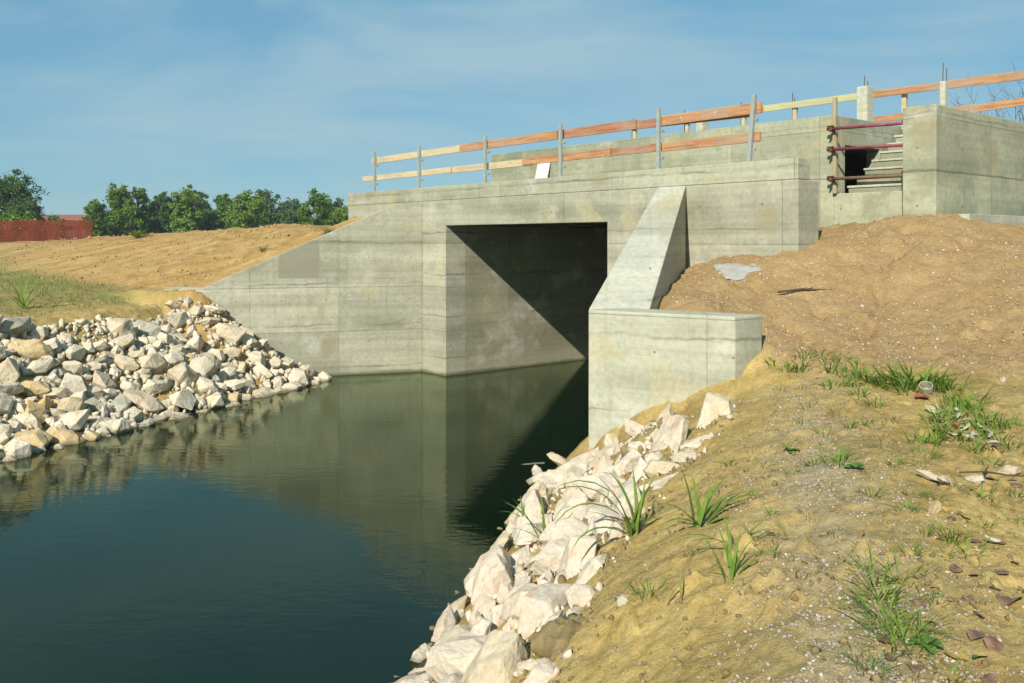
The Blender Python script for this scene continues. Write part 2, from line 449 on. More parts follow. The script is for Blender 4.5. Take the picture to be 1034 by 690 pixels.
# soil -----------------------------------------------------------------
def soil_material():
    M = Mat('soil')
    co = M.coord()
    at_ = M.n('Attribute', {'attribute_name': 'soil_kind'})
    kr, kg, kb = M.n('SeparateColor').outputs[:3], None, None
    sepn = M.t.nodes[-1]
    M.t.links.new(at_.outputs['Color'], sepn.inputs[0])
    sand, turf, gravel = sepn.outputs[0], sepn.outputs[1], sepn.outputs[2]
    at2 = M.n('Attribute', {'attribute_name': 'soil_wet'})
    wet = at2.outputs['Fac']
    big = M.noise(co, 0.55, 4, 0.6)
    mid = M.noise(co, 3.2, 5, 0.65)
    fine = M.noise(co, 22, 5, 0.7)
    grit = M.noise(co, 95, 3, 0.7)
    loam = M.mix((0.355, 0.25, 0.082), (0.455, 0.338, 0.130), M.ramp(mid, [(0.35, 0), (0.65, 1)]))
    loam = M.mix(loam, (0.23, 0.16, 0.06), M.ramp(big, [(0.42, 0.0), (0.66, 0.75)]))
    loam = M.mix(loam, (0.44, 0.35, 0.17), M.ramp(M.noise(co, 1.1, 5, 0.7), [(0.55, 0.0), (0.72, 0.6)]))
    sandc = M.mix((0.285, 0.185, 0.080), (0.37, 0.255, 0.120), M.ramp(mid, [(0.3, 0), (0.7, 1)]))
    sandc = M.mix(sandc, (0.25, 0.16, 0.07), M.ramp(M.noise(co, 1.3, 4, 0.7), [(0.5, 0.0), (0.75, 0.6)]))
    clay = M.mix((0.34, 0.212, 0.072), (0.45, 0.30, 0.118), M.ramp(mid, [(0.3, 0), (0.7, 1)]))
    stk = M.noise(M.mapping(co, (0.5, 2.2, 0.6), rot=(0, 0, R(38))), 1.0, 5, 0.65)
    clay = M.mix(clay, (0.24, 0.145, 0.055), M.math('MULTIPLY', M.ramp(stk, [(0.48, 0.0), (0.66, 1.0)]), 0.75))
    clay = M.mix(clay, (0.52, 0.39, 0.21), M.math('MULTIPLY', M.ramp(stk, [(0.30, 1.0), (0.44, 0.0)]), 0.6))
    turfc = M.mix((0.25, 0.20, 0.08), (0.17, 0.20, 0.055), M.ramp(M.noise(co, 1.6, 5, 0.7), [(0.42, 0), (0.6, 1)]))
    grv = M.mix((0.26, 0.215, 0.135), (0.38, 0.325, 0.225), M.ramp(grit, [(0.35, 0), (0.65, 1)]))
    x, y, z = M.sep(co)
    at3 = M.n('Attribute', {'attribute_name': 'soil_clay'})
    col = M.mix(loam, sandc, sand)
    col = M.mix(col, clay, at3.outputs['Fac'])
    gf = M.math('MULTIPLY', gravel, M.ramp(M.noise(co, 5, 4, 0.7), [(0.36, 0.05), (0.60, 0.75)]))
    col = M.mix(col, grv, gf)
    col = M.mix(col, turfc, M.math('MULTIPLY', turf, M.ramp(M.noise(co, 0.9, 4, 0.7), [(0.38, 0.2), (0.56, 1.0)])))
    col = M.mix(col, M.ramp(fine, [(0.28, 0.62), (0.6, 1.06)]), 0.8, 'MULTIPLY')
    col = M.mix(col, M.ramp(grit, [(0.30, 0.66), (0.62, 1.12)]), 0.6, 'MULTIPLY')
    # pale grit specks and dark crumbs
    sp = M.n('TexVoronoi', {'feature': 'F1'})
    M.t.links.new(co, sp.inputs['Vector']); sp.inputs['Scale'].default_value = 42
    spk = M.math('MULTIPLY', M.math('LESS_THAN', sp.outputs['Distance'], 0.22), M.math('GREATER_THAN', M.sep(sp.outputs['Color'])[0], 0.80))
    col = M.mix(col, (0.58, 0.53, 0.45), M.math('MULTIPLY', spk, M.math('ADD', 0.12, M.math('MULTIPLY', sand, 0.3))))
    dk = M.math('MULTIPLY', M.math('LESS_THAN', sp.outputs['Distance'], 0.25), M.math('LESS_THAN', M.sep(sp.outputs['Color'])[1], 0.10))
    col = M.mix(col, (0.12, 0.085, 0.05), M.math('MULTIPLY', dk, 0.6))
    col = M.mix(col, (0.06, 0.055, 0.03), wet)
    hgt = M.math('ADD', M.math('MULTIPLY', fine, 0.7), M.math('MULTIPLY', grit, 0.25))
    hgt = M.math('ADD', hgt, M.math('MULTIPLY', mid, 1.2))
    nrm = M.bump(hgt, 0.75, 0.026)
    return M.finish(col, 0.95, nrm, spec=0.1)
SOIL = soil_material()

# rock -----------------------------------------------------------------
def rock_material(name, c0, c1, stain, stain_amt):
    M = Mat(name)
    co = M.coord()
    oi = M.n('ObjectInfo')
    off = M.n('VectorMath', {'operation': 'ADD'})
    M.t.links.new(co, off.inputs[0])
    rv = M.math('MULTIPLY', oi.outputs['Random'], 37.0)
    M.t.links.new(M.comb(rv, rv, rv), off.inputs[1])
    v = off.outputs[0]
    a = M.noise(v, 1.6, 5, 0.65)
    b = M.noise(v, 7.0, 5, 0.7)
    c = M.noise(v, 26, 4, 0.7)
    col = M.mix(c0, c1, M.ramp(a, [(0.32, 0), (0.66, 1)]))
    col = M.mix(col, tuple(k * 0.93 for k in c0), M.ramp(oi.outputs['Random'], [(0.0, 0.0), (1.0, 0.55)]))
    col = M.mix(col, stain, M.math('MULTIPLY', M.ramp(M.noise(v, 1.15, 3, 0.6, 0.4), [(0.56, 0.0), (0.70, 1.0)]), stain_amt))
    col = M.mix(col, (0.20, 0.17, 0.12), M.ramp(M.noise(v, 3.3, 5, 0.75), [(0.56, 0.0), (0.72, 0.6)]))
    col = M.mix(col, M.ramp(b, [(0.3, 0.74), (0.6, 1.05)]), 0.7, 'MULTIPLY')
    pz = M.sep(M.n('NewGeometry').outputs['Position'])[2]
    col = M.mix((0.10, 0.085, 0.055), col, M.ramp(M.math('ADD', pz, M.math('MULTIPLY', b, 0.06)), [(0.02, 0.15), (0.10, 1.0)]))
    h = M.math('ADD', M.math('MULTIPLY', b, 0.8), M.math('MULTIPLY', c, 0.3))
    return M.finish(col, 0.88, M.bump(h, 0.55, 0.03), spec=0.15)
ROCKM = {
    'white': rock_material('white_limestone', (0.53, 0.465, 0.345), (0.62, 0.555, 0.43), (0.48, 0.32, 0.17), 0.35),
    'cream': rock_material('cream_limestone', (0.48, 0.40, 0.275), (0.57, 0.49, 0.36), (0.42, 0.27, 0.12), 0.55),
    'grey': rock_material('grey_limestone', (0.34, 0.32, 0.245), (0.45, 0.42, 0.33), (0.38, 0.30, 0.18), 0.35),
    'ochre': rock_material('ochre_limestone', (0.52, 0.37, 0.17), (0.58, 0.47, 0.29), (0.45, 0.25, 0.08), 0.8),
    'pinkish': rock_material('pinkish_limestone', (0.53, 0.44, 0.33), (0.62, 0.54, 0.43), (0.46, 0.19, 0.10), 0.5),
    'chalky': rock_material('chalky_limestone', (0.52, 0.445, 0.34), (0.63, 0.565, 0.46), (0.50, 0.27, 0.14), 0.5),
}

def simple(name, c, rough=0.7, var=0.25, scale=6.0, metallic=0.0, bump=0.3, c2=None, stretch=(1, 1, 1)):
    M = Mat(name)
    co = M.mapping(M.coord(), stretch)
    a = M.noise(co, scale, 5, 0.65)
    b = M.noise(co, scale * 6, 4, 0.7)
    d = tuple(k * (1 - var) for k in c)
    col = M.mix(d, c2 or c, M.ramp(a, [(0.35, 0), (0.65, 1)]))
    col = M.mix(col, M.ramp(b, [(0.3, 1 - var), (0.6, 1.0)]), 0.6, 'MULTIPLY')
    return M.finish(col, rough, M.bump(b, bump, 0.01), metallic=metallic, spec=0.3)
STEEL = simple('galvanised_steel', (0.42, 0.46, 0.42), 0.45, 0.2, 9, 0.35)
def wood(name, c, c2, grey=0.35, vertical=False):
    M = Mat(name)
    co = M.coord()
    st_ = (9, 9, .8) if vertical else (.8, 9, 14)
    g = M.noise(M.mapping(co, st_), 1.6, 5, 0.7, 0.6)
    a_ = M.noise(co, 1.4, 4, 0.65)
    col = M.mix(c, c2, M.ramp(g, [(0.36, 0), (0.62, 1)]))
    col = M.mix(col, tuple(k * .45 for k in c), M.math('MULTIPLY', M.ramp(M.noise(M.mapping(co, st_), 3.4, 4, 0.7), [(0.56, 0), (0.70, 1)]), 0.8))
    col = M.mix(col, (0.30, 0.275, 0.22), M.math('MULTIPLY', M.ramp(a_, [(0.46, 0), (0.64, 1)]), grey))
    col = M.mix(col, (0.46, 0.44, 0.38), M.ramp(M.noise(co, 9, 4, 0.7), [(0.63, 0), (0.70, .55)]))
    return M.finish(col, 0.9, M.bump(g, 0.5, 0.01), spec=0.15)
WOOD_PALE = wood('weathered_pale_timber', (0.42, 0.34, 0.19), (0.52, 0.44, 0.29), .4)
WOOD_OLD = wood('grey_brown_timber', (0.31, 0.255, 0.14), (0.38, 0.32, 0.19), .3, True)
WOOD_OR = wood('orange_timber', (0.30, 0.14, 0.06), (0.45, 0.25, 0.13), .5)
WOOD_RED = wood('red_brown_timber', (0.25, 0.105, 0.055), (0.39, 0.20, 0.115), .4)
WOOD_GRN = wood('greenish_timber', (0.38, 0.38, 0.18), (0.47, 0.43, 0.24), .35)
RED_TUBE = simple('dark_red_painted_tube', (0.22, 0.045, 0.07), 0.5, 0.3, 8, c2=(0.28, 0.07, 0.10))
RUST = simple('rusty_steel', (0.16, 0.085, 0.045), 0.75, 0.4, 9, 0.2)
BROWN_TUBE = simple('rust_brown_tube', (0.20, 0.12, 0.075), 0.7, 0.35, 9)
WHITE_P = simple('white_board', (0.72, 0.68, 0.62), 0.6, 0.12, 3)
NETM = simple('orange_net', (0.30, 0.055, 0.018), 0.8, 0.6, 1.0, c2=(0.16, 0.027, 0.012))
BARK = simple('bark', (0.10, 0.075, 0.05), 0.95, 0.4, 8)
TWIG = simple('grey_twig', (0.13, 0.11, 0.09), 0.95, 0.3, 8)
ROOFT = simple('red_roof_tiles', (0.26, 0.10, 0.07), 0.85, 0.25, 2)
PLASTER = simple('brown_plaster', (0.16, 0.12, 0.085), 0.9, 0.12, 2)
DARKG = simple('dark_window', (0.03, 0.035, 0.04), 0.2, 0.1, 2)
LITTER = simple('dry_brown_leaf', (0.17, 0.095, 0.06), 0.85, 0.4, 12, c2=(0.27, 0.16, 0.10))
LITTER_Y = simple('yellow_leaf', (0.46, 0.31, 0.08), 0.8, 0.3, 12)
LITTER_P = simple('pale_litter', (0.50, 0.46, 0.34), 0.85, 0.3, 12)
LEAFG = simple('broad_green_leaf', (0.09, 0.19, 0.03), 0.6, 0.3, 10)
CANM = simple('dull_white_tin', (0.36, 0.33, 0.25), 0.6, 0.4, 20, c2=(0.44, 0.41, 0.32))
CANR = simple('faded_red_scrap', (0.38, 0.11, 0.07), 0.8, 0.3, 20)
CEMENT = simple('grey_cement', (0.34, 0.335, 0.30), 0.95, 0.2, 12)
CLODM = simple('earth_clod', (0.27, 0.205, 0.095), 0.95, 0.35, 9, bump=0.9)

def leaf_material(name, c0, c1, c2, scale=0.7, trans=0.25):
    M = Mat(name)
    co = M.coord()
    a = M.noise(co, scale, 3, 0.6)
    b = M.noise(co, scale * 9, 2, 0.6)
    col = M.mix(c0, c1, M.ramp(a, [(0.36, 0), (0.64, 1)]))
    col = M.mix(col, c2, M.ramp(b, [(0.45, 0), (0.72, 0.8)]))
    p = M.n('BsdfPrincipled'); M.set(p, 'Base Color', col); p.inputs['Roughness'].default_value = 0.65
    p.inputs['Specular IOR Level'].default_value = 0.25
    t = M.n('BsdfTranslucent'); M.set(t, 'Color', col)
    mx = M.n('MixShader'); mx.inputs[0].default_value = trans
    M.t.links.new(p.outputs[0], mx.inputs[1]); M.t.links.new(t.outputs[0], mx.inputs[2])
    M.t.links.new(mx.outputs[0], M.out.inputs[0])
    return M.m
GRASS = leaf_material('grass_blade', (0.095, 0.185, 0.022), (0.16, 0.25, 0.035), (0.23, 0.27, 0.06), 3.0)
GRASS_Y = leaf_material('dry_grass_blade', (0.17, 0.19, 0.05), (0.27, 0.24, 0.10), (0.33, 0.27, 0.13), 3.0)
FOL = [leaf_material('foliage_mid', (0.07, 0.15, 0.02), (0.12, 0.22, 0.028), (0.16, 0.25, 0.035), 0.45),
       leaf_material('foliage_dark', (0.045, 0.10, 0.022), (0.075, 0.14, 0.028), (0.10, 0.165, 0.034), 0.45),
       leaf_material('foliage_light', (0.10, 0.19, 0.02), (0.165, 0.26, 0.03), (0.20, 0.29, 0.045), 0.45),
       leaf_material('foliage_blue', (0.055, 0.105, 0.036), (0.085, 0.145, 0.045), (0.11, 0.17, 0.05), 0.45)]

# ------------------------------------------------------------------ ground sheet
def axis(lo, hi, d0, d1, fine, growth, lim):
    core = np.arange(d0, d1, fine)
    a = [d0]; st = fine
    while a[-1] > lo:
        st = min(st * growth, lim); a.append(a[-1] - st)
    b = [core[-1]]; st = fine
    while b[-1] < hi:
        st = min(st * growth, lim); b.append(b[-1] + st)
    return np.concatenate([np.array(a[1:])[::-1], core, np.array(b[1:])])
gx = axis(-400, 400, -9.5, 8.5, 0.034, 1.09, 120)
gx = np.concatenate([gx[gx < -.6], np.arange(-.6, 4.2, 0.02), gx[gx > 4.2 + .01]])
gy = axis(-50, 400, 2.6, 22.0, 0.045, 1.09, 120)
gy = np.concatenate([gy[gy < 2.6], np.arange(2.6, 8.0, 0.022), gy[gy > 8.0 + .01]])
GX, GY = np.meshgrid(gx, gy)
GZ = height(GX.ravel(), GY.ravel())
nx, ny = len(gx), len(gy)
verts = np.column_stack([GX.ravel(), GY.ravel(), GZ])
me = bpy.data.meshes.new('ground')
me.vertices.add(nx * ny)
me.vertices.foreach_set('co', verts.ravel())
ii = (np.arange(ny - 1)[:, None] * nx + np.arange(nx - 1)[None, :]).ravel()
quads = np.column_stack([ii, ii + 1, ii + 1 + nx, ii + nx]).astype(np.int32)
me.loops.add(quads.size)
me.loops.foreach_set('vertex_index', quads.ravel())
me.polygons.add(len(quads))
me.polygons.foreach_set('loop_start', np.arange(0, quads.size, 4, dtype=np.int32))
me.polygons.foreach_set('loop_total', np.full(len(quads), 4, dtype=np.int32))
me.polygons.foreach_set('use_smooth', np.ones(len(quads), dtype=bool))
me.update(calc_edges=True)
X, Y = GX.ravel(), GY.ravel()
sL, wL = loc2(X, Y)
E_ = right_E(X, Y)
# sand mound: beyond a wavy line that runs from the end block to the right
line = 10.1 - 0.62 * (X - 2.9) + 0.35 * fbm(X * 1.2, Y * 1.2, 3, 61)
sandm = smooth(-0.35, 0.45, Y - line) * (E_ > 0.3)
sandm = np.where((X > 1) & (Y > 11) & (E_ > 0), np.maximum(sandm, (side(X, Y, L0[0], L0[1], L1[0], L1[1]) < 0)), sandm)
sandm = sandm * (1 - smooth(30, 60, np.hypot(X, Y)))
Dl = left_D(X, Y)
# grassy terrace on the left bank
turf = smooth(2.9, 4.2, Dl) * (1 - smooth(-5.4, -4.4, wL + 0.8 * fbm(X * .7, Y * .7, 2, 3))) * (E_ < 0)
turf = np.maximum(turf, smooth(60, 90, np.hypot(X, Y)))
# gravel track on the foreground bank
gxm = 1.35 + 0.30 * (Y - 3.5) + 0.12 * fbm(Y * 0.8, X * 0.1, 2, 71)
grav = np.exp(-((X - gxm) / 0.33) ** 2) * smooth(8.6, 6.2, Y) * (1 - sandm)
grav = np.where(E_ > 0, grav, 0)
claym = smooth(-5.4, -4.6, wL + 0.5 * fbm(X * .8, Y * .8, 3, 13)) * ((sL < 0.4) & (E_ < 0)) * (1 - smooth(60, 90, np.hypot(X, Y)))
wet = 1 - smooth(0.02, 0.16, GZ + 0.05 * fbm(X * 3, Y * 3, 2, 15))
ca = me.color_attributes.new('soil_kind', 'FLOAT_COLOR', 'POINT')
ca.data.foreach_set('color', np.column_stack([sandm, turf, grav, np.ones_like(turf)]).astype(np.float32).ravel())
for nm, arr in (('soil_wet', wet), ('soil_clay', claym)):
    fa = me.attributes.new(nm, 'FLOAT', 'POINT')
    fa.data.foreach_set('value', arr.astype(np.float32))
tag(link('ground', me, SOIL), kind='structure')

# ------------------------------------------------------------------ water
def water_material():
    M = Mat('river_water')
    co = M.coord()
    r1 = M.noise(M.mapping(co, (1.0, 2.4, 1), rot=(0, 0, R(12))), 2.6, 3, 0.55, 0.4)
    r2 = M.noise(M.mapping(co, (1.0, 2.0, 1), rot=(0, 0, R(-20))), 9.0, 3, 0.6, 0.2)
    hh = M.math('ADD', r1, M.math('MULTIPLY', r2, 0.28))
    nrm = M.bump(hh, 0.017, 0.20)
    fr = M.n('Fresnel'); fr.inputs['IOR'].default_value = 1.33
    M.t.links.new(nrm, fr.inputs['Normal'])
    gl = M.n('BsdfGlossy'); gl.inputs['Roughness'].default_value = 0.012
    gl.inputs['Color'].default_value = (.90, 1, .78, 1)
    M.t.links.new(nrm, gl.inputs['Normal'])
    df = M.n('BsdfDiffuse'); M.set(df, 'Color', M.mix((0.003, 0.011, 0.008), (0.006, 0.013, 0.004), M.noise(co, 0.4, 2)))
    tr = M.n('BsdfTransparent'); tr.inputs['Color'].default_value = (0.55, 0.62, 0.45, 1)
    b = M.n('MixShader'); b.inputs[0].default_value = 0.22
    M.t.links.new(df.outputs[0], b.inputs[1]); M.t.links.new(tr.outputs[0], b.inputs[2])
    mx = M.n('MixShader')
    M.t.links.new(fr.outputs[0], mx.inputs[0]); M.t.links.new(b.outputs[0], mx.inputs[1]); M.t.links.new(gl.outputs[0], mx.inputs[2])
    M.t.links.new(mx.outputs[0], M.out.inputs[0])
    return M.m
bm = bmesh.new()
vs = [bm.verts.new(p) for p in ((-34, -25, 0), (16, -25, 0), (16, 32, 0), (-34, 32, 0))]
bm.faces.new(vs)
tag(bm_obj('water', bm, water_material()), kind='structure')

# ------------------------------------------------------------------ culvert bridge
br = empty('culvert_bridge', (OX, OY, 0), ROT)
tag(br, 'grey board-marked concrete culvert bridge with splayed wing walls over the water', 'bridge')
bm = bmesh.new()
prism(bm, [(-3.4, -1.5), (0.89, -1.5), (0.89, 3.33), (5.82, 3.33), (5.82, -1.5), (9.66, -1.5), (9.66, 3.895), (-3.4, 3.895)], 'y', 0.0, 0.56)
bm_obj('headwall', bm, CONC, br, bevel=0.012)
bm = bmesh.new()
box(bm, -3.42, 9.663, -0.003, 0.32, 3.897, 4.21)
bm_obj('kerb', bm, CONC_KERB, br, bevel=0.014)
bm = bmesh.new()
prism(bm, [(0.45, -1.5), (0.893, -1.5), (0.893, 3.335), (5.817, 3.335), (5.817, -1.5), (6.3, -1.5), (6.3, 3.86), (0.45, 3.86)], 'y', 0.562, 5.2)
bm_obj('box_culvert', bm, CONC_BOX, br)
bm = bmesh.new()
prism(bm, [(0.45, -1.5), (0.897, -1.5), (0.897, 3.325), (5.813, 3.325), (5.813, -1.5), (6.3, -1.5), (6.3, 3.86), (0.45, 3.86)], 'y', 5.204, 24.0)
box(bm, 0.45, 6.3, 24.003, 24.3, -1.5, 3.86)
o = bm_obj('box_culvert', bm, CONC_SHADE, br)  # deep shade of the far length painted as near-black concrete
o['label'] = 'inner length of the culvert, coloured dark for shade'
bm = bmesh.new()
box(bm, 0.896, 5.814, 0.03, 5.2, 3.322, 3.329)  # thin sheet added under the ceiling, shade painted into its colour
bm_obj('soffit_shade', bm, CONC_SHADE, br)
bm = bmesh.new()
box(bm, -3.4, 6.30, 0.562, 2.995, 3.40, 3.88)
bm_obj('deck', bm, CONC_KERB, br)
# left wing wall
n_ = Vector((-0.927, 0.374)) * 0.38
e = Vector(LW_END)
d_ = Vector((0.0, 0.0)) - e
f0 = Vector((-0.003, -0.012)) - d_.normalized() * 0.0
tstart = e + d_ * 0.885
bm = bmesh.new()
poly_wall(bm, [(-0.02, -0.004), (tstart.x, tstart.y), (e.x, e.y), (e.x + n_.x, e.y + n_.y), (tstart.x + n_.x, tstart.y + n_.y), (-0.02 + n_.x, -0.004)], -1.5,
          [3.885, 3.86, 1.985, 1.985, 3.86, 3.885])
o = bm_obj('wing_wall', bm, CONC_WING, br, bevel=0.012)
o['label'] = 'long sloping wing wall facing the water with a darker patch panel'
rr = Vector(LW_RET) - e
nn = Vector((-rr.y, rr.x)).normalized() * -0.36
bm = bmesh.new()
poly_wall(bm, [(e.x - 0.004, e.y - 0.004), (LW_RET[0], LW_RET[1]), (LW_RET[0] + nn.x, LW_RET[1] + nn.y), (e.x + nn.x, e.y + nn.y)], -1.5, [1.988] * 4)
bm_obj('return_wall', bm, CONC, br, bevel=0.012)
# right wing wall: seen along its sloping top
P = [loc2(*p) for p in (L0, R0, R1, L1)]
bm = bmesh.new()
poly_wall(bm, P, -1.5, [2.14, 2.14, 3.90, 3.90])
for v in bm.verts:
    if v.co.z > 3: v.co.y = -0.014
    elif v.co.y > -2: v.co.y = -0.014
o = bm_obj('wing_wall', bm, CONC_PALE, br, bevel=0.012)
o['label'] = 'pale buttress-like wing wall sloping down to the end block'
P = [loc2(*p) for p in BK]
bm = bmesh.new()
poly_wall(bm, P, -1.5, [BLOCK_TOP] * 4)
bm_obj('end_block', bm, CONC_END, br, bevel=0.015)

# ------------------------------------------------------------------ stairwell structure behind
st = empty('concrete_stairwell', (OX, OY, 0), ROT)
tag(st, 'raised concrete stairwell with dark side opening standing behind the bridge kerb', 'stairwell')
bm = bmesh.new()
prism(bm, [(-1.24, 3.87), (6.32, 3.87), (6.32, 2.4), (8.48, 2.4), (8.48, 5.235), (-1.24, 5.235)], 'y', 3.0, 3.26)
bm_obj('rear_wall', bm, CONC_UP, st, bevel=0.012)
bm = bmesh.new()                              # side wall with an opening
prism(bm, [(3.262, 2.4), (3.40, 2.4), (3.40, 4.72), (4.66, 4.72), (4.66, 2.4), (8.0, 2.4), (8.0, 5.232), (3.262, 5.232)], 'x', 8.20, 8.477)
bm_obj('side_wall', bm, CONC_UP, st, bevel=0.01)
bm = bmesh.new()
box(bm, -1.2, 8.198, 3.263, 9.0, 4.86, 5.0)
bm_obj('roof_slab', bm, CONC_UP, st)
bm = bmesh.new()
box(bm, -1.2, 8.19, 7.6, 7.9, 3.9, 4.858)
box(bm, 6.6, 6.8, 3.263, 7.59, 2.4, 4.858)
bm_obj('inner_wall', bm, CONC_UP, st)
bm = bmesh.new()
box(bm, 8.483, 9.935, 3.003, 3.24, 2.4, 3.83)
bm_obj('threshold_wall', bm, CONC_UP, st, bevel=0.01)
bm = bmesh.new()
pts = [(3.243, 2.5)]
zz, yy = 3.83, 3.243
pts.append((3.243, 3.80))
pts.append((3.30, 3.80))
yy = 3.30; zz = 3.80
for k in range(8):
    zz += 0.172
    pts.append((yy, zz)); yy += 0.285; pts.append((yy, zz))
pts.append((9.0, zz)); pts.append((9.0, 2.5))
prism(bm, pts, 'x', 8.60, 9.928)
box(bm, 8.482, 8.597, 3.243, 4.7, 2.6, 3.75)
bm_obj('stairs', bm, CONC_STEP, st, bevel=0.008)
for k in range(8):
    bm = bmesh.new()
    yk = 3.30 + .285 * k; zk = 3.80 + .172 * (k + 1)
    box(bm, 8.585, 9.926, yk - .022, yk + .05, zk - .034, zk + .004)
    bm_obj('step_nosing', bm, CONC_NOSE, st, bevel=.006)
bm = bmesh.new()
box(bm, 9.93, 10.48, 2.6, 9.5, 2.4, 5.155)
o = bm_obj('flank_wall', bm, CONC_UP, st, bevel=0.014)
bm = bmesh.new()
box(bm, 10.482, 10.85, 2.9, 9.5, 2.4, 3.42)
bm_obj('footing', bm, CONC_PALE, st, bevel=0.012)

# ------------------------------------------------------------------ guardrails
def board(bm, s0, s1, w0, w1, z0, z1, sag0=0.0, sag1=0.0):
    vs = box(bm, s0, s1, w0, w1, z0, z1)
    for v in vs:
        k = (v.co.x - s0) / (s1 - s0)
        v.co.z += sag0 * (1 - k) + sag1 * k
fr = empty('timber_guardrail', (*wor2(0, 0), 4.21), ROT)
tag(fr, 'two-board timber guardrail on steel posts along the bridge kerb', 'guardrail')
base = 4.21
def at_s(px, w):
    k = (px - 517) / 900
    return (k * (OY + Wv[1] * w) - OX - Wv[0] * w) / (U[0] - k * U[1])
for px, lean, top in ((378, 0.0, 5.22), (423, 0.0, 5.20), (490, 0.0, 5.22), (566, 0.0, 5.22), (665, 0.0, 5.25), (756.5, 0.09, 5.25)):
    s0 = at_s(px, 0.12)
    bm = bmesh.new()
    Mx = Matrix.Translation((s0, 0.12, 0)) @ Matrix.Rotation(lean, 4, 'Y')
    box(bm, -0.03, 0.03, -0.03, 0.03, 0.0, top - base, Mx)
    box(bm, -0.07, 0.07, -0.05, 0.06, 0.0, 0.012, Mx)
    box(bm, -0.045, 0.045, 0.031, 0.10, 0.18, 0.22, Mx)
    box(bm, -0.045, 0.045, 0.031, 0.10, 0.64, 0.68, Mx)
    bm_obj('post', bm, STEEL, fr, bevel=0.004)
def zb(z): return z - base
def add_board(parent, s0, s1, w, zc0, zc1, hgt, mat, label=None, thick=0.04):
    bm = bmesh.new()
    board(bm, s0, s1, w, w + thick, -hgt / 2, hgt / 2, zc0, zc1)
    o = bm_obj('board', bm, mat, parent, bevel=0.004)
    if label: o['label'] = label
S_ = lambda px: at_s(px, 0.17)
add_board(fr, S_(375), S_(464), 0.17, zb(5.00), zb(5.02), 0.15, WOOD_PALE, 'pale weathered top board')
add_board(fr, S_(463), S_(562), 0.172, zb(5.025), zb(5.04), 0.17, WOOD_OR)
add_board(fr, S_(553), S_(640), 0.215, zb(5.045), zb(5.05), 0.17, WOOD_RED, 'red-brown top board')
add_board(fr, S_(606), S_(752), 0.258, zb(5.055), zb(5.01), 0.15, WOOD_RED, 'red-brown top board')
add_board(fr, S_(667), S_(768), 0.172, zb(5.04), zb(5.045), 0.17, WOOD_OR)
add_board(fr, S_(366), S_(455), 0.17, zb(4.57), zb(4.575), 0.13, WOOD_PALE, 'pale weathered lower board')
add_board(fr, S_(453), S_(535), 0.213, zb(4.575), zb(4.58), 0.14, WOOD_PALE, 'pale weathered lower board')
add_board(fr, S_(527), S_(616), 0.171, zb(4.585), zb(4.60), 0.14, WOOD_OR)
add_board(fr, S_(612), S_(672), 0.214, zb(4.60), zb(4.60), 0.14, WOOD_RED)
add_board(fr, S_(668), S_(767), 0.172, zb(4.59), zb(4.60), 0.15, WOOD_OR)

rw = 6.85
rr_ = empty('rear_guardrail', (*wor2(0, 0), 5.0), ROT)
tag(rr_, 'rear timber guardrail of patched boards rising above the back wall and stairs', 'guardrail')
R_ = lambda px: at_s(px, rw)
def rail_z(px, py):
    s = R_(px); d = OY + U[1] * s + Wv[1] * rw
    return EYE - (py - 243) * d / 900 - 5.0
for p0, p1, y0, y1, mat, hh, dw in ((636, 770, 128, 110.5, WOOD_OR, 0.14, 0.0), (764, 871, 110.5, 96.5, WOOD_GRN, 0.15, 0.041), (866, 951, 97.5, 86.5, WOOD_OR, 0.15, 0.0), (949, 1075, 86.5, 70.5, WOOD_OR, 0.17, 0.003),
                                (640, 884, 150, 121, WOOD_OR, 0.14, 0.0), (882, 985, 121, 108, WOOD_OR, 0.14, 0.042), (978, 1075, 110.5, 96.5, WOOD_OR, 0.15, 0.0)):
    bm = bmesh.new()
    board(bm, R_(p0), R_(p1), rw + dw, rw + dw + 0.04, -hh / 2, hh / 2, rail_z(p0, y0), rail_z(p1, y1))
    o = bm_obj('board', bm, mat, rr_, bevel=0.004)
    if mat is WOOD_GRN: o['label'] = 'greenish weathered top board'
for px, top in ((638, 6.15), (691, 6.15), (748, 6.17), (800, 6.17), (910.5, 6.2), (1055, 6.2)):
    bm = bmesh.new()
    s0 = R_(px)
    box(bm, s0 - 0.05, s0 + 0.05, rw + 0.085, rw + 0.165, 0.0, top - 5.0)
    bm_obj('upright', bm, WOOD_PALE, rr_, bevel=0.004)

def bar(name, px, w, z0, z1, mat, r, label, cat, group=None):
    s = at_s(px, w)
    x, y = wor2(s, w)
    t = empty(name, (x, y, z0), ROT)
    return t
def stub(px, w, width, z0, z1, rebar_top, label):
    s = at_s(px, w); x, y = wor2(s, w)
    t = empty('concrete_stub_column', (x, y, z0), ROT)
    tag(t, label, 'stub column', 'stub columns behind the rear wall')
    bm = bmesh.new()
    box(bm, -width / 2, width / 2, -width / 2, width / 2, 0, z1 - z0)
    bm_obj('shaft', bm, CONC_PALE, t, bevel=0.012)
    for dx, dh in ((-0.02, 0.0), (0.05, -0.12)):
        bm = bmesh.new()
        tube(bm, (dx, 0, z1 - z0 - 0.05), (dx + 0.01, 0, rebar_top - z0 + dh), 0.009, seg=6)
        bm_obj('starter_bar', bm, RUST, t)
stub(709, 6.55, 0.22, 5.0, 6.16, 6.3, 'short pale concrete stub column behind the long rear wall')
stub(873.5, 6.45, 0.25, 5.0, 6.28, 6.52, 'taller pale concrete stub column beside the open stairs')
stub(953, 6.5, 0.12, 4.9, 6.18, 6.55, 'slim cream post with tall starter bar above the flank wall')
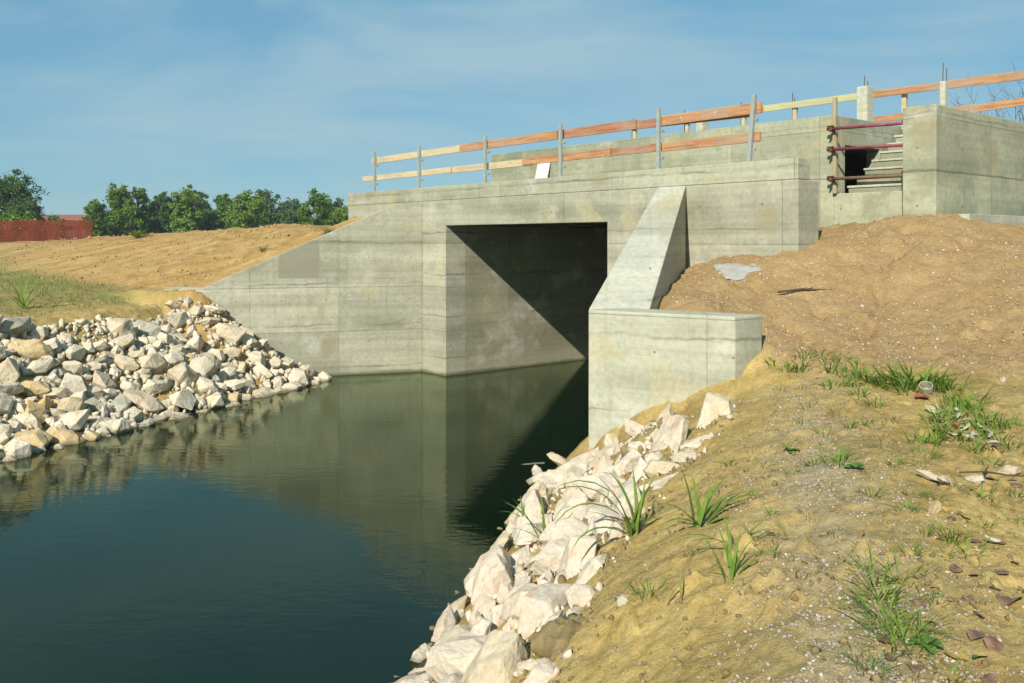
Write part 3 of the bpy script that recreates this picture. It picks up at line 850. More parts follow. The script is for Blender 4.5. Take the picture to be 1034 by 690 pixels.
for px, top, lb in ((638, 6.42, 'thin rebar sticking up over the left end of the rear guardrail'), (691, 6.45, 'thin rebar sticking up between the guardrail end and the short stub column'),
                    (748, 6.45, 'thin rebar sticking up just behind the orange board end'), (800, 6.50, 'thin rebar sticking up over the greenish board')):
    s = at_s(px, 7.1); x, y = wor2(s, 7.1)
    bm = bmesh.new()
    tube(bm, (0, 0, 0), (0.012, 0, top - 5.0), 0.010, seg=6)
    tube(bm, (0.05, 0.03, 0), (0.045, 0.03, top - 5.12), 0.008, seg=6)
    o = bm_obj('rebar', bm, RUST)
    o.location = (x, y, 5.0); o.rotation_euler = (0, 0, ROT)
    tag(o, lb, 'rebar', 'starter bars along the rear guardrail')

# stair barrier: timber post and three scaffold tubes
sb = empty('scaffold_barrier', (*wor2(0, 0), 3.83), ROT)
tag(sb, 'three scaffold tubes on a timber post closing off the concrete stairs', 'barrier')
bm = bmesh.new()
s0 = 8.535
box(bm, s0 - 0.035, s0 + 0.03, 2.93, 2.998, -0.0, 1.70)
o = bm_obj('post', bm, WOOD_OLD, sb, bevel=0.005)
for k, (py0, py1, m) in enumerate(((130.5, 125.0, RED_TUBE), (151.5, 147.0, RED_TUBE), (181, 177.5, BROWN_TUBE))):
    za = EYE + (243 - py0) * 15.75 / 900 - 3.83
    zb_ = EYE + (243 - py1) * 14.75 / 900 - 3.83
    bm = bmesh.new()
    tube(bm, (s0 - 0.08, 2.84, za), (9.95, 2.84, zb_), 0.028, seg=12)
    o = bm_obj('tube', bm, m, sb, smooth=True)
    if m is BROWN_TUBE: o['label'] = 'rust-brown lowest tube'
    bm = bmesh.new()
    box(bm, s0 - 0.03, s0 + 0.03, 2.80, 2.926, za - 0.038, za + 0.038)
    tube(bm, (s0 - 0.06, 2.80, za + 0.04), (s0 + 0.07, 2.80, za + 0.04), 0.014, seg=8)
    tube(bm, (s0, 2.76, za - 0.04), (s0, 2.87, za - 0.04), 0.018, seg=8)
    bm_obj('coupler', bm, RUST, o, bevel=0.004)
# the tubes rest in a flank wall that starts at w=2.6: end them there

# leaning white panel
s0 = at_s(541, 2.75); x, y = wor2(s0, 2.75)
bm = bmesh.new()
Mx = Matrix.Rotation(R(-11), 4, 'X') @ Matrix.Rotation(R(4), 4, 'Y')
box(bm, -0.215, 0.215, 0, 0.03, 0, 1.07, Mx)
o = bm_obj('leaning_panel', bm, WHITE_P, bevel=0.004)
o.location = (x, y, 3.885); o.rotation_euler = (0, 0, ROT)
tag(o, 'white board leaning against the rear wall behind the kerb', 'panel')

# cement spill and stick on the sand mound
def blob(name, p, rx, ry, h, mat, rz=0, seed=0, label='', cat='', group=None):
    bm = bmesh.new()
    bmesh.ops.create_icosphere(bm, subdivisions=4, radius=1)
    rg = random.Random(seed); ph = [rg.uniform(0, 6) for _ in range(8)]
    for v in bm.verts:
        a = math.atan2(v.co.y, v.co.x)
        k = 1 + 0.16 * math.sin(3 * a + ph[0]) + 0.1 * math.sin(5 * a + ph[1]) + 0.05 * math.sin(11 * a + ph[2])
        q = 0.18 * math.sin(6 * v.co.x + ph[3]) * math.sin(7 * v.co.y + ph[4]) + 0.10 * math.sin(17 * v.co.x + ph[5]) * math.sin(15 * v.co.y + ph[6])
        v.co = Vector((v.co.x * rx * k, v.co.y * ry * k, v.co.z * h * (1 + q * 1.6)))
    o = bm_obj(name, bm, mat, smooth=True)
    o.location = p; o.rotation_euler = (0, 0, rz)
    tag(o, label, cat, group)
    return o
p = hit(745, 273)
blob('cement_spill', p + Vector((0, 0, -0.012)), 0.36, 0.26, 0.035, CEMENT, 0.4, 3, 'grey patch of spilled cement on the sand below the right kerb wall', 'cement patch').rotation_euler = (math.atan((H(p.x, p.y + .3) - H(p.x, p.y - .3)) / .6), -math.atan((H(p.x + .3, p.y) - H(p.x - .3, p.y)) / .6), .0)
p = hit(815, 296)
bm = bmesh.new()
tube(bm, (-0.4, 0, 0.015), (-0.05, 0.03, 0.05), 0.016, 0.014, 8); tube(bm, (-0.05, 0.03, 0.05), (0.42, 0.0, 0.035), 0.014, 0.007, 8); tube(bm, (0.0, 0.03, 0.05), (0.14, 0.12, 0.07), 0.007, 0.004, 6)
o = bm_obj('stick', bm, BARK); o.location = p; o.rotation_euler = (0, 0, 0.1)
tag(o, 'thin brown stick lying on the sand mound below the scaffold barrier', 'stick')

# ------------------------------------------------------------------ rocks
def rock_mesh(name, seed, npts=14, flat=0.75, rough=0.03):
    """a broken stone: hull of random points with worn edges and a rough skin"""
    rg = np.random.default_rng(seed)
    bm = bmesh.new()
    pts = rg.normal(size=(npts, 3)); pts /= np.linalg.norm(pts, axis=1)[:, None]
    for _ in range(25):                       # spread the corners out
        d = pts[:, None] - pts[None]; q = (d ** 2).sum(2) + np.eye(npts)
        pts = pts + 0.03 * (d / q[..., None] ** 1.5).sum(1); pts /= np.linalg.norm(pts, axis=1)[:, None]
    pts = pts * rg.uniform(0.80, 1.15, (npts, 1)) * np.array([1.12, rg.uniform(0.62, 0.95), flat * rg.uniform(0.85, 1.1)])
    for p in pts: bm.verts.new(p)
    r = bmesh.ops.convex_hull(bm, input=list(bm.verts))
    bmesh.ops.delete(bm, geom=[v for v in bm.verts if not v.link_faces], context='VERTS')
    bmesh.ops.dissolve_limit(bm, angle_limit=R(16), verts=list(bm.verts), edges=list(bm.edges))
    bmesh.ops.bevel(bm, geom=list(bm.edges), offset=0.05, segments=2, profile=0.6, affect='EDGES', clamp_overlap=True)
    bmesh.ops.triangulate(bm, faces=list(bm.faces))
    for _ in range(3):
        long = [e for e in bm.edges if e.calc_length() > 0.17]
        if not long: break
        bmesh.ops.subdivide_edges(bm, edges=long, cuts=1)
        bmesh.ops.triangulate(bm, faces=list(bm.faces))
    bm.normal_update()
    C = np.array([v.co[:] for v in bm.verts]); N = np.array([v.normal[:] for v in bm.verts])
    n1 = fbm(C[:, 0] * 2.4 + seed, C[:, 1] * 2.4 + C[:, 2] * 1.9, 3, seed % 50)
    n2 = fbm(C[:, 0] * 7 + C[:, 2] * 5 + seed, C[:, 1] * 7 - C[:, 2] * 4, 2, seed % 31)
    C = C + N * (rough * n1 + rough * 0.5 * n2)[:, None]
    for v, c in zip(bm.verts, C): v.co = c
    me = bpy.data.meshes.new(name)
    bm.to_mesh(me); bm.free()
    return me
SHAPES = [rock_mesh('riprap_rock', 100 + k, [12, 15, 10, 18][k % 4], [0.75, 0.52, 0.88][k % 3]) for k in range(20)]
_rm = {}
def rock(name, shape, mat, p, r, rot, sc=(1, 1, 1), label=None, cat='rock', group=None):
    key = (shape, mat)
    if key not in _rm:
        me = SHAPES[shape].copy(); me.materials.clear(); me.materials.append(ROCKM[mat]); _rm[key] = me
    o = bpy.data.objects.new(name, _rm[key]); COL.objects.link(o)
    o.location = p; o.rotation_euler = rot; o.scale = (r * sc[0], r * sc[1], r * sc[2])
    return tag(o, label, cat, group)

RIP = []
def riprap(*args):
    RIP.append(args)
def merged_stones(name, items, label):
    """many small stones that nobody would count: one mesh. items: (shape mesh, material name, point, radius, rotation, scale)"""
    V = []; F = []; MI = []; mats = sorted({i[1] for i in items}); nv = 0
    cache = {}
    for me, m, p, r, rot, sc in items:
        if me.name not in cache:
            cv = np.empty(len(me.vertices) * 3); me.vertices.foreach_get('co', cv)
            me.calc_loop_triangles()
            cf = np.empty(len(me.loop_triangles) * 3, dtype=np.int32); me.loop_triangles.foreach_get('vertices', cf)
            cache[me.name] = (cv.reshape(-1, 3), cf.reshape(-1, 3))
        cv, cf = cache[me.name]
        Mx = np.array(Euler(rot).to_matrix())
        V.append((cv * (np.array(sc) * r)) @ Mx.T + np.array(p[:]))
        F.append(cf + nv); MI.append(np.full(len(cf), mats.index(m))); nv += len(cv)
    V = np.concatenate(V); F = np.concatenate(F).astype(np.int32); MI = np.concatenate(MI).astype(np.int32)
    me = bpy.data.meshes.new(name)
    me.vertices.add(len(V)); me.vertices.foreach_set('co', V.ravel())
    me.loops.add(F.size); me.loops.foreach_set('vertex_index', F.ravel())
    me.polygons.add(len(F)); me.polygons.foreach_set('loop_start', np.arange(0, F.size, 3, dtype=np.int32)); me.polygons.foreach_set('loop_total', np.full(len(F), 3, dtype=np.int32))
    for m in mats: me.materials.append(CLODM if m == 'earth' else ROCKM[m])
    me.polygons.foreach_set('material_index', MI)
    me.update(calc_edges=True)
    o = tag(link(name, me), kind='stuff'); o['label'] = label
    return o
CHIPS = []
for k in range(10):
    rgk = np.random.default_rng(900 + k)
    bmk = bmesh.new()
    q = rgk.normal(size=(11, 3)); q /= np.linalg.norm(q, axis=1)[:, None]
    for v in q * rgk.uniform(.75, 1.15, (11, 1)) * np.array([1.1, rgk.uniform(.6, .95), rgk.uniform(.5, .85)]): bmk.verts.new(v)
    bmesh.ops.convex_hull(bmk, input=list(bmk.verts))
    bmesh.ops.delete(bmk, geom=[v for v in bmk.verts if not v.link_faces], context='VERTS')
    mek = bpy.data.meshes.new('chip'); bmk.to_mesh(mek); bmk.free(); CHIPS.append(mek)
# left bank --------------------------------------------------------------
rg = random.Random(21)
placed = []
def try_left(r, t, D, mind):
    x = -7.07 + LDX * t - LDY * D
    y = 12.3 + LDY * t + LDX * D
    s, w = loc2(x, y)
    if side(s, w, 0, 0, *LW_END) < 0.30 * 4.7 and w > LW_END[1] - 0.5: return
    if s < LW_END[0] + 0.1 and w > -4.6: return
    for q in placed:
        if (x - q[0]) ** 2 + (y - q[1]) ** 2 < (mind * (r + q[2])) ** 2: return
    placed.append((x, y, r, D, t))
topD = lambda t: 2.15 + 0.3 * math.sin(t * 1.3) + 0.15 * math.sin(t * 3.1 + 1) - (0.35 if t > 6.0 else 0)
for tries, rlo, rhi, mind in ((150, 0.24, 0.31, 0.80), (1100, 0.17, 0.23, 0.76), (9000, 0.105, 0.16, 0.70)):
    for _ in range(tries):
        if len(placed) >= 292: break
        t = rg.uniform(-1.9, 7.6); r = rg.uniform(rlo, rhi)
        if r > 0.25 and t > 2.0 and rg.random() < .75: continue
        try_left(r, t, rg.uniform(-0.25, topD(t)), mind)
big = None
for (x, y, r, D, t) in placed:
    z = H(x, y)
    m = rg.choices(['white', 'cream', 'grey', 'ochre', 'pinkish'], [52, 31, 4, 9 if t < 2.5 else 3, 6])[0]
    size = 'large' if r > 0.25 else ('middle-sized' if r > 0.17 else 'small')
    if D < 0.25: zone = 'at the waterline of the left rock pile'
    elif D > topD(t) - 0.55: zone = 'along the earthy top edge of the left rock pile'
    elif t > 5.6: zone = 'beside the foot of the long wing wall'
    elif t > 3.4: zone = 'on the narrowing end of the left rock pile'
    else: zone = 'midway up the broad end of the left rock pile'
    shape = rg.randrange(20)
    rot = (rg.uniform(-.6, .6), rg.uniform(-.6, .6), rg.uniform(0, 6.28))
    col = {'white': 'whitish', 'cream': 'cream', 'grey': 'grey', 'ochre': 'ochre-stained', 'pinkish': 'pinkish'}[m]
    riprap('riprap_rock', shape, m, (x, y, z + r * rg.uniform(0.12, 0.42)), r * 1.15, rot, (1, 1, rg.uniform(.85, 1.15)), '%s %s limestone rock %s' % (size, col, zone), 'rock', 'riprap rocks of the left bank')
# two that stand out
p = hit(26, 362, 8); riprap('riprap_rock', 3, 'ochre', (p.x, p.y + .1, p.z + .10), .36, (.3, .2, .4), (1.1, .9, .85), 'biggest pale rock with an ochre face at the upper left end of the pile', 'rock', 'riprap rocks of the left bank')
p = hit(30, 425, 8); riprap('riprap_rock', 6, 'ochre', (p.x, p.y + .05, p.z + .08), .33, (.1, -.2, 1.9), (1.15, .85, .8), 'wide yellow-stained rock just above the water, low at the left end of the pile', 'rock', 'riprap rocks of the left bank')

# right bank ---------------------------------------------------------------
rg = random.Random(5)
pr = []
def crest_x(y):                                # where the soil starts to cover the stones
    return np.interp(y, [2, 3.4, 4.76, 6.06, 7.5, 8.65, 9.9, 10.6], [-.5, -.05, .20, .72, 1.35, 1.98, 2.3, 1.5])
def try_right(r, y, f, mind):
    xw = np.interp(y, WLX[:, 0], WLX[:, 1]) + 0.02
    x = xw + f * (crest_x(y) - xw)
    if y > 10.55 - 0.62 * (x - 1.0) - r * 0.9 and x > 0.94 - r: return
    r *= 1.0 if y < 6.5 else min(1.28, 1 + .28 * (y - 6.5) / 2.0)
    for q in pr:
        if (x - q[0]) ** 2 + (y - q[1]) ** 2 < (mind * (r + q[2])) ** 2: return
    pr.append((x, y, r, f))
for tries, rlo, rhi, mind in ((200, 0.17, 0.22, 0.98), (1800, 0.12, 0.16, 0.95), (9000, 0.06, 0.115, 0.90)):
    for _ in range(tries):
        y = 3.2 + 8.6 * rg.random() ** 1.05
        try_right(rg.uniform(rlo, rhi), y, rg.uniform(0.02, 1.02), mind)
        if len(pr) >= 210: break
for (x, y, r, f) in pr:
    z = H(x, y)
    if y > 8.9 and f > .3: r *= .78; z -= .07
    m = rg.choices(['chalky', 'pinkish', 'white', 'cream'], [42, 34, 12, 12])[0]
    size = 'large' if r > 0.19 else ('middle-sized' if r > 0.12 else 'small')
    zone = 'at the water edge of the right bank' if f < 0.3 else ('half buried in soil at the top of the right bank' if f > 0.72 else 'on the face of the right bank below the grass clump')
    if y > 8.6 and f > 0.3: zone = 'piled against the foot of the concrete end block'
    col = {'chalky': 'chalk-white', 'pinkish': 'pink-stained', 'white': 'whitish', 'cream': 'cream'}[m]
    dzdx = (H(x + .3, y) - H(x - .3, y)) / .6
    dzdy = (H(x, y + .3) - H(x, y - .3)) / .6
    rot = (math.atan(dzdy) + rg.uniform(-.7, .7), -math.atan(dzdx) + rg.uniform(-.7, .7), rg.uniform(-.5, 1.4))
    riprap('riprap_rock', rg.randrange(20), m, (x, y, z + r * (0.24 - 0.42 * max(0, f - .6) / .4)), r * 1.06, rot, (1.15, 1.0, .92), '%s %s boulder %s' % (size, col, zone), 'rock', 'riprap boulders of the right bank')
for k, (x, y, r, m) in enumerate(((.74, 10.80, .21, 'chalky'), (.92, 10.50, .19, 'pinkish'), (1.18, 10.32, .17, 'cream'), (.52, 10.45, .20, 'chalky'), (.62, 11.15, .18, 'cream'), (1.45, 10.14, .17, 'chalky'), (.42, 10.85, .17, 'pinkish'), (1.10, 10.02, .18, 'chalky'), (.78, 10.15, .19, 'pinkish'), (1.72, 9.95, .15, 'cream'), (.34, 11.3, .15, 'chalky'), (1.38, 9.75, .17, 'pinkish'))):
    p = Vector((x, y, max(H(x, y), -.02)))
    riprap('riprap_rock', (k * 3 + 1) % 20, m, (p.x, p.y + .05, p.z + r * .15), r, (.25 * math.sin(k), -.5, k * .8), (1.2, 1.0, .75), '%s boulder wedged against the foot of the concrete end block' % {'chalky': 'chalk-white', 'pinkish': 'pink-stained', 'cream': 'cream'}[m], 'rock', 'riprap boulders of the right bank')
# loners
p = at(430, 661, 2700 / (664 - 243)); riprap('riprap_rock', 2, 'white', (p.x, p.y, -.02), .15, (.2, .1, .3), (.8, 1, 1.0), 'lone round whitish rock standing in the water off the right bank', 'rock', 'riprap boulders of the right bank')
p = at(543, 467, 2700 / (468 - 243)); riprap('riprap_rock', 5, 'grey', (p.x, p.y, -.06), .30, (0, 0, .2), (1.1, .7, .36), 'flat grey stone barely above the water near the end block', 'rock', 'riprap boulders of the right bank')
def shown(a):
    x, y, z = a[3]
    px = 517 + 900 * x / y; py = 243 + 900 * (EYE - z) / y
    return (a[4] / y) * (1.0 if -15 < px < 1049 and py < 705 else 0.02) * (3.0 if a[7].startswith(('biggest', 'wide', 'lone', 'flat')) else 1.0)
RIP.sort(key=shown, reverse=True)
for a in RIP[:298]: rock(*a[:7], label=a[7], cat=a[8], group=a[9])
merged_stones('small_riprap', [(SHAPES[a[1]], a[2], a[3], a[4], a[5], a[6]) for a in RIP[298:]], 'smaller riprap stones filling in between the rocks of both banks')
for k, (px, py, r, m, lb) in enumerate(((940, 484, .085, 'cream', 'beige broken stone lying beside its white twin on the soil'), (953, 489, .06, 'white', 'small white stone right of the beige broken stone'),
        (984, 488, .07, 'white', 'white split stone beside the dark leaves on the soil'), (1019, 479, .07, 'cream', 'rounded cream stone lying at a dark twig'), (944, 517, .06, 'ochre', 'tan flat stone with a rusty side on the soil'),
        (628, 611, .045, 'white', 'tiny white stone alone on the bare soil below the grass'), (590, 610, .10, 'chalky', 'chalky fragment poking out of the soil at the top of the right bank'),
        (601, 545, .07, 'chalky', 'flat chalky chip at the roots of the big grass clump'), (1012, 386, .05, 'white', 'pale pebble on the sand right of the weed strip'))):
    p = hit(px, py); rock('loose_stone', (k * 5 + 1) % 16, m, (p.x, p.y, p.z + r * .25), r, (.2 * k, .3, k), (1, .9, .7), lb, 'stone', 'loose stones on the right bank')

# earth clod covering the stones at the bottom
p = hit(572, 645)
blob('earth_clod', p + Vector((0, 0, -.02)), .20, .13, .10, CLODM, .5, 8, 'big brown lump of earth on the boulders at the bottom of the bank', 'earth clod')

# fine stone rubble, grit and soil crumbs : uncountable
_ico = {}
def pebble_field(name, pts, sizes, mats_idx, mats, seed, sub=1, flat=.7, sink=.25):
    rg = np.random.default_rng(seed)
    if sub not in _ico:
        b = bmesh.new(); bmesh.ops.create_icosphere(b, subdivisions=sub, radius=1)
        _ico[sub] = (np.array([v.co[:] for v in b.verts]), np.array([[v.index for v in f.verts] for f in b.faces])); b.free()
    V0, F0 = _ico[sub]
    n, nv, nf = len(pts), len(V0), len(F0)
    ang = rg.uniform(0, 6.28, n); c, s = np.cos(ang), np.sin(ang)
    sc = np.column_stack([rg.uniform(.75, 1.3, n), rg.uniform(.6, 1.0, n), flat * rg.uniform(.6, 1.2, n)])
    VV = np.repeat(V0[None], n, 0) * sc[:, None, :] * (1 + rg.uniform(-.42, .42, (n, nv, 1)))
    x = VV[:, :, 0] * c[:, None] - VV[:, :, 1] * s[:, None]
    y = VV[:, :, 0] * s[:, None] + VV[:, :, 1] * c[:, None]
    VV = np.stack([x, y, VV[:, :, 2]], 2) * sizes[:, None, None]
    z = height(pts[:, 0], pts[:, 1])
    VV += np.column_stack([pts, z + sizes * sink])[:, None, :]
    FF = (F0[None] + (np.arange(n) * nv)[:, None, None]).reshape(-1, 3).astype(np.int32)
    me = bpy.data.meshes.new(name)
    me.vertices.add(n * nv); me.vertices.foreach_set('co', VV.reshape(-1))
    me.loops.add(FF.size); me.loops.foreach_set('vertex_index', FF.ravel())
    me.polygons.add(len(FF)); me.polygons.foreach_set('loop_start', np.arange(0, FF.size, 3, dtype=np.int32)); me.polygons.foreach_set('loop_total', np.full(len(FF), 3, dtype=np.int32))
    for m in mats: me.materials.append(m)
    me.polygons.foreach_set('material_index', np.repeat(mats_idx, nf).astype(np.int32))
    me.update(calc_edges=True)
    return tag(link(name, me), kind='stuff')
PEB = [simple('pale_pebble', (0.50, 0.45, 0.35), .85, .15, 20), simple('tan_pebble', (0.36, 0.28, 0.19), .9, .2, 20), simple('grey_pebble', (0.34, 0.32, 0.27), .9, .2, 20), simple('pink_pebble', (0.50, 0.36, 0.28), .9, .2, 20)]
SOILC = [simple('soil_crumb', (0.32, 0.24, 0.11), 1.0, .25, 20), simple('dark_soil_crumb', (0.20, 0.145, 0.065), 1.0, .25, 20)]
rng = np.random.default_rng(3)
# rubble between the left rocks
n = 3600
t = rng.uniform(-2.2, 7.7, n); D = rng.uniform(-.3, 2.35, n)
pts = np.column_stack([-7.07 + LDX * t - LDY * D, 12.3 + LDY * t + LDX * D])
s_, w_ = loc2(pts[:, 0], pts[:, 1])
ok = ~((side(s_, w_, 0, 0, *LW_END) < 0.35) & (w_ > -4.8)) & ~((s_ < -1.6) & (w_ > -4.7))
pts = pts[ok]; n = len(pts)
rg = random.Random(9)
zz_ = height(pts[:, 0], pts[:, 1])
it = []
for (x, y), z in zip(pts, zz_):
    r = .03 + .09 * rg.random() ** 1.8
    it.append((CHIPS[rg.randrange(10)], rg.choice(['cream', 'cream', 'white', 'white', 'grey']), (x, y, z + r * .35), r, (rg.uniform(0, 6), rg.uniform(0, 6), rg.uniform(0, 6)), (1, 1, 1)))
merged_stones('rubble', it, 'small broken stone filling the gaps of the left rock pile')
# rubble among the right boulders
n = 1800
y = rng.uniform(3.2, 10.6, n); f = rng.uniform(-.3, 1.12, n)
xw = np.interp(y, WLX[:, 0], WLX[:, 1]); x = xw + f * (crest_x(y) - xw)
ok = ~((y > 10.4 - .62 * (x - 1)) & (x > .9))
pts = np.column_stack([x, y])[ok]; n = len(pts)
zz_ = height(pts[:, 0], pts[:, 1])
it = []
for (x, y), z in zip(pts, zz_):
    ff = (x - np.interp(y, WLX[:, 0], WLX[:, 1])) / max(.2, crest_x(y) - np.interp(y, WLX[:, 0], WLX[:, 1]))
    r = (.02 + .055 * rg.random() ** 2) * (1 if ff < .75 else .75)
    earth = rg.random() < (.25 if ff < .7 else .72)
    it.append((CHIPS[rg.randrange(10)], 'earth' if earth else rg.choice(['chalky', 'cream', 'pinkish']), (x, y, z + r * (.05 if earth else .25)), r, (rg.uniform(0, 6), rg.uniform(0, 6), rg.uniform(0, 6)), (1, 1, 1)))
merged_stones('rubble', it, 'chalky fragments and earth lumps between the boulders of the right bank')
# grit on the foreground bank
n = 16000
y = 3.0 + 7.0 * rng.random(n) ** 1.3
gm = 1.35 + .30 * (y - 3.5)
x = np.where(rng.random(n) < .62, gm + rng.normal(0, .30, n), rng.uniform(-.3, 5.2, n))
ok = (right_E(x, y) > .5) & (fbm(x * 1.3, y * 1.3, 3, 44) > -.15) & (x > crest_x(y) + .05) & ~((y > 9.6 - .62 * (x - 2.5)) & (x < 3.0))
pts = np.column_stack([x, y])[ok]; n = len(pts)
ob = pebble_field('gravel', pts, .003 + .008 * rng.random(n) ** 3, rng.choice(4, n, p=[.10, .45, .35, .10]), PEB, 12, 1, .75, .2)
ob['label'] = 'fine gravel scattered over the foreground bank'
# pebbles in the sand mound
n = 18000
x = rng.uniform(1.6, 10.5, n); y = rng.uniform(7.5, 15.6, n)
s_, w_ = loc2(x, y)
line_ = 10.1 - .62 * (x - 2.9)
ok = (y > line_ - .1) & (w_ < 2.4) & ~((side(x, y, L0[0] + .9, L0[1], L1[0] + .5, L1[1]) > 0) & (y > 10)) & ~((w_ > -.15) & (s_ < 9.8)) & (x > 2.0)
pts = np.column_stack([x, y])[ok]; n = len(pts)
ob = pebble_field('pebbles', pts, .005 + .017 * rng.random(n) ** 4, rng.choice(4, n, p=[.09, .58, .15, .18]), PEB, 13, 1, .8, .2)
ob['label'] = 'pale pebbles in the surface of the sand mound'
# crumbs of soil
n = 20000
y = 2.9 + 8.0 * rng.random(n) ** 1.2; x = rng.uniform(-.4, 6.0, n)
k = fbm(x * 1.6, y * 1.6, 3, 88)
ok = (right_E(x, y) > .45) & (x > crest_x(y) - .12) & ~((y > 9.7 - .62 * (x - 2.5)) & (x < 3.0)) & (k > -.25)
pts = np.column_stack([x, y])[ok]; n = len(pts)
ob = pebble_field('soil_crumbs', pts, .003 + .014 * rng.random(n) ** 4, rng.choice(2, n, p=[.7, .3]), SOILC, 14, 1, .8, .2)
ob['kind'] = 'stuff'; ob['label'] = 'crumbs and small clods of yellow-brown soil'
rg = random.Random(31); it = []
while len(it) < 1100:
    y = 3.0 + 7.2 * rg.random() ** 1.4; x = rg.uniform(-.2, 5.0)
    if x < crest_x(y) or (y > 9.5 - .62 * (x - 2.5) and x < 3.2) or float(fbm(np.array([x * 1.1]), np.array([y * 1.1]), 2, 99)[0]) < -.1: continue
    r = .007 + .024 * rg.random() ** 4
    it.append((CHIPS[rg.randrange(10)], 'earth', (x, y, H(x, y) + r * .25), r, (rg.uniform(0, 6), rg.uniform(0, 6), rg.uniform(0, 6)), (1, 1, 1)))
merged_stones('earth_clods', it, 'broken clods of dry earth scattered on the foreground bank')
# clods on the left embankment and on the terrace edge
n = 3500
s_ = rng.uniform(-26, -.5, n); w_ = rng.uniform(-5.6, 0.3, n)
x, y = wor2(s_, w_)
ok = ~((side(s_, w_, 0, 0, *LW_END) < .9 * 4.7) & (side(s_, w_, 0, 0, *LW_END) > -.5 * 4.7) & (s_ > -2.6 - 0.0 * w_)) & (left_D(x, y) > 2.7)
pts = np.column_stack([x, y])[ok]; n = len(pts)
ob = pebble_field('earth_clods', pts, .010 + .045 * rng.random(n) ** 5, rng.choice(2, n, p=[.75, .25]), [simple('clay_crumb', (0.42, 0.29, 0.14), 1.0, .25, 20), SOILC[0]], 15, 1, .8, .2)
ob['kind'] = 'stuff'; ob['label'] = 'small clods of orange earth on the embankment slope'

# ------------------------------------------------------------------ grass and weeds
def blade(V, F, p, ang, length, width, bend, lean, seg=5):
    """curved tapering blade with a folded midrib"""
    dx, dy = math.cos(ang), math.sin(ang)
    sx, sy = -dy, dx
    a = math.pi / 2 - lean
    pos = Vector(p); st_ = length / seg
    base = len(V)
    for k in range(seg + 1):
        q = k / seg
        wd = width * (1 - q ** 1.8) * (0.55 + 0.45 * min(1, q * 4)) * .5
        V.append((pos.x + sx * wd, pos.y + sy * wd, pos.z))
        V.append((pos.x - dx * wd * .25 * math.sin(a), pos.y - dy * wd * .25 * math.sin(a), pos.z - wd * .35))
        V.append((pos.x - sx * wd, pos.y - sy * wd, pos.z))
        if k:
            b = base + 3 * (k - 1)
            F.append((b, b + 1, b + 4, b + 3)); F.append((b + 1, b + 2, b + 5, b + 4))
        pos = pos + Vector((dx * math.cos(a), dy * math.cos(a), math.sin(a))) * st_
        a -= bend / seg * (0.6 + 0.8 * q)
def tuft_mesh(name, seed, n, lo, hi, width, spread, bend=(.6, 1.8), lean=(.1, .8), mat=GRASS):
    rg = random.Random(seed); V = []; F = []
    for _ in range(n):
        a = rg.uniform(0, 6.283); r = spread * math.sqrt(rg.random())
        blade(V, F, (r * math.cos(a), r * math.sin(a), -.008), a + rg.uniform(-.7, .7), rg.uniform(lo, hi), width * rg.uniform(.7, 1.2), rg.uniform(*bend), rg.uniform(*lean))
    me = np_mesh(name, V, F)
    me.polygons.foreach_set('use_smooth', [True] * len(me.polygons))
    me.materials.append(mat)
    return me
def put(name, me, p, rz, sc, label, cat, group=None):
    o = bpy.data.objects.new(name, me); COL.objects.link(o)
    o.location = p; o.rotation_euler = (0, 0, rz); o.scale = (sc, sc, sc)
    return tag(o, label, cat, group)

# big clumps on the crest
def special(name, px, py, specs, label, mat=GRASS, cat='grass clump', lift=0.0, scale=1.3):
    """specs: (angle, length, width, bend, lean) for every blade"""
    p = hit(px, py); V = []; F = []
    rg = random.Random(px * 7 + py)
    for (a, L, wd, b, ln) in specs:
        blade(V, F, (rg.uniform(-.03, .03), rg.uniform(-.03, .03), -.01), a, L, wd * 1.25, b, ln, 8)
    me = np_mesh(name, V, F); me.polygons.foreach_set('use_smooth', [True] * len(me.polygons)); me.materials.append(mat)
    return put(name, me, p + Vector((0, 0, lift)), 0, scale, label, cat)
rg = random.Random(2)
PI = math.pi
special('grass_clump', 640, 541, [(PI * 1.02, .72, .026, 3.1, .25), (PI * .98, .62, .024, 2.6, .35), (PI * 1.05, .60, .026, 2.9, .55), (PI * 1.1, .42, .025, 2.5, .9), (PI * .9, .40, .022, 1.0, .25),
        (PI * .55, .36, .022, .6, .1), (.2, .33, .024, .6, .25), (.5, .36, .024, .8, .15), (-.3, .28, .022, .9, .5), (.0, .30, .022, .5, .05), (PI * .8, .34, .022, .7, .2), (PI * 1.4, .28, .022, 1.0, .5),
        (.9, .33, .02, .4, .2), (PI, .30, .022, 1.1, .7), (-.1, .24, .022, 1.4, .6), (PI * .7, .42, .02, 1.2, .3)], 'tall grass clump with long arching blades growing out of the right bank crest')
special('grass_clump', 706, 532, [(.1, .36, .028, 1.6, .6), (.4, .34, .028, 1.3, .7), (-.2, .30, .026, 1.5, .9), (PI * .95, .30, .024, 2.0, .6), (PI * 1.1, .28, .024, 1.9, .9), (PI * .6, .26, .024, .5, .2), (.2, .32, .026, .8, .3),
        (PI * .8, .3, .024, .4, .12), (0, .26, .026, 1.2, 1.0), (-.5, .24, .024, 1.3, .8), (PI * 1.2, .24, .02, 1.2, .7), (.8, .28, .024, 1., .4)], 'broad-bladed grass clump right of the tall one with leaves fanning right')
special('grass_clump', 548, 556, [(PI * .9, .34, .018, .4, .5), (PI * .95, .40, .018, .5, .7), (.1, .30, .018, .4, .45), (.2, .26, .018, .5, .6), (PI * .6, .30, .018, .3, .15), (PI, .24, .016, .9, .9), (0, .22, .016, .8, .9), (PI * 1.3, .2, .016, .7, .7)], 'sparse upright grass growing between the boulders near the water', lift=.10)
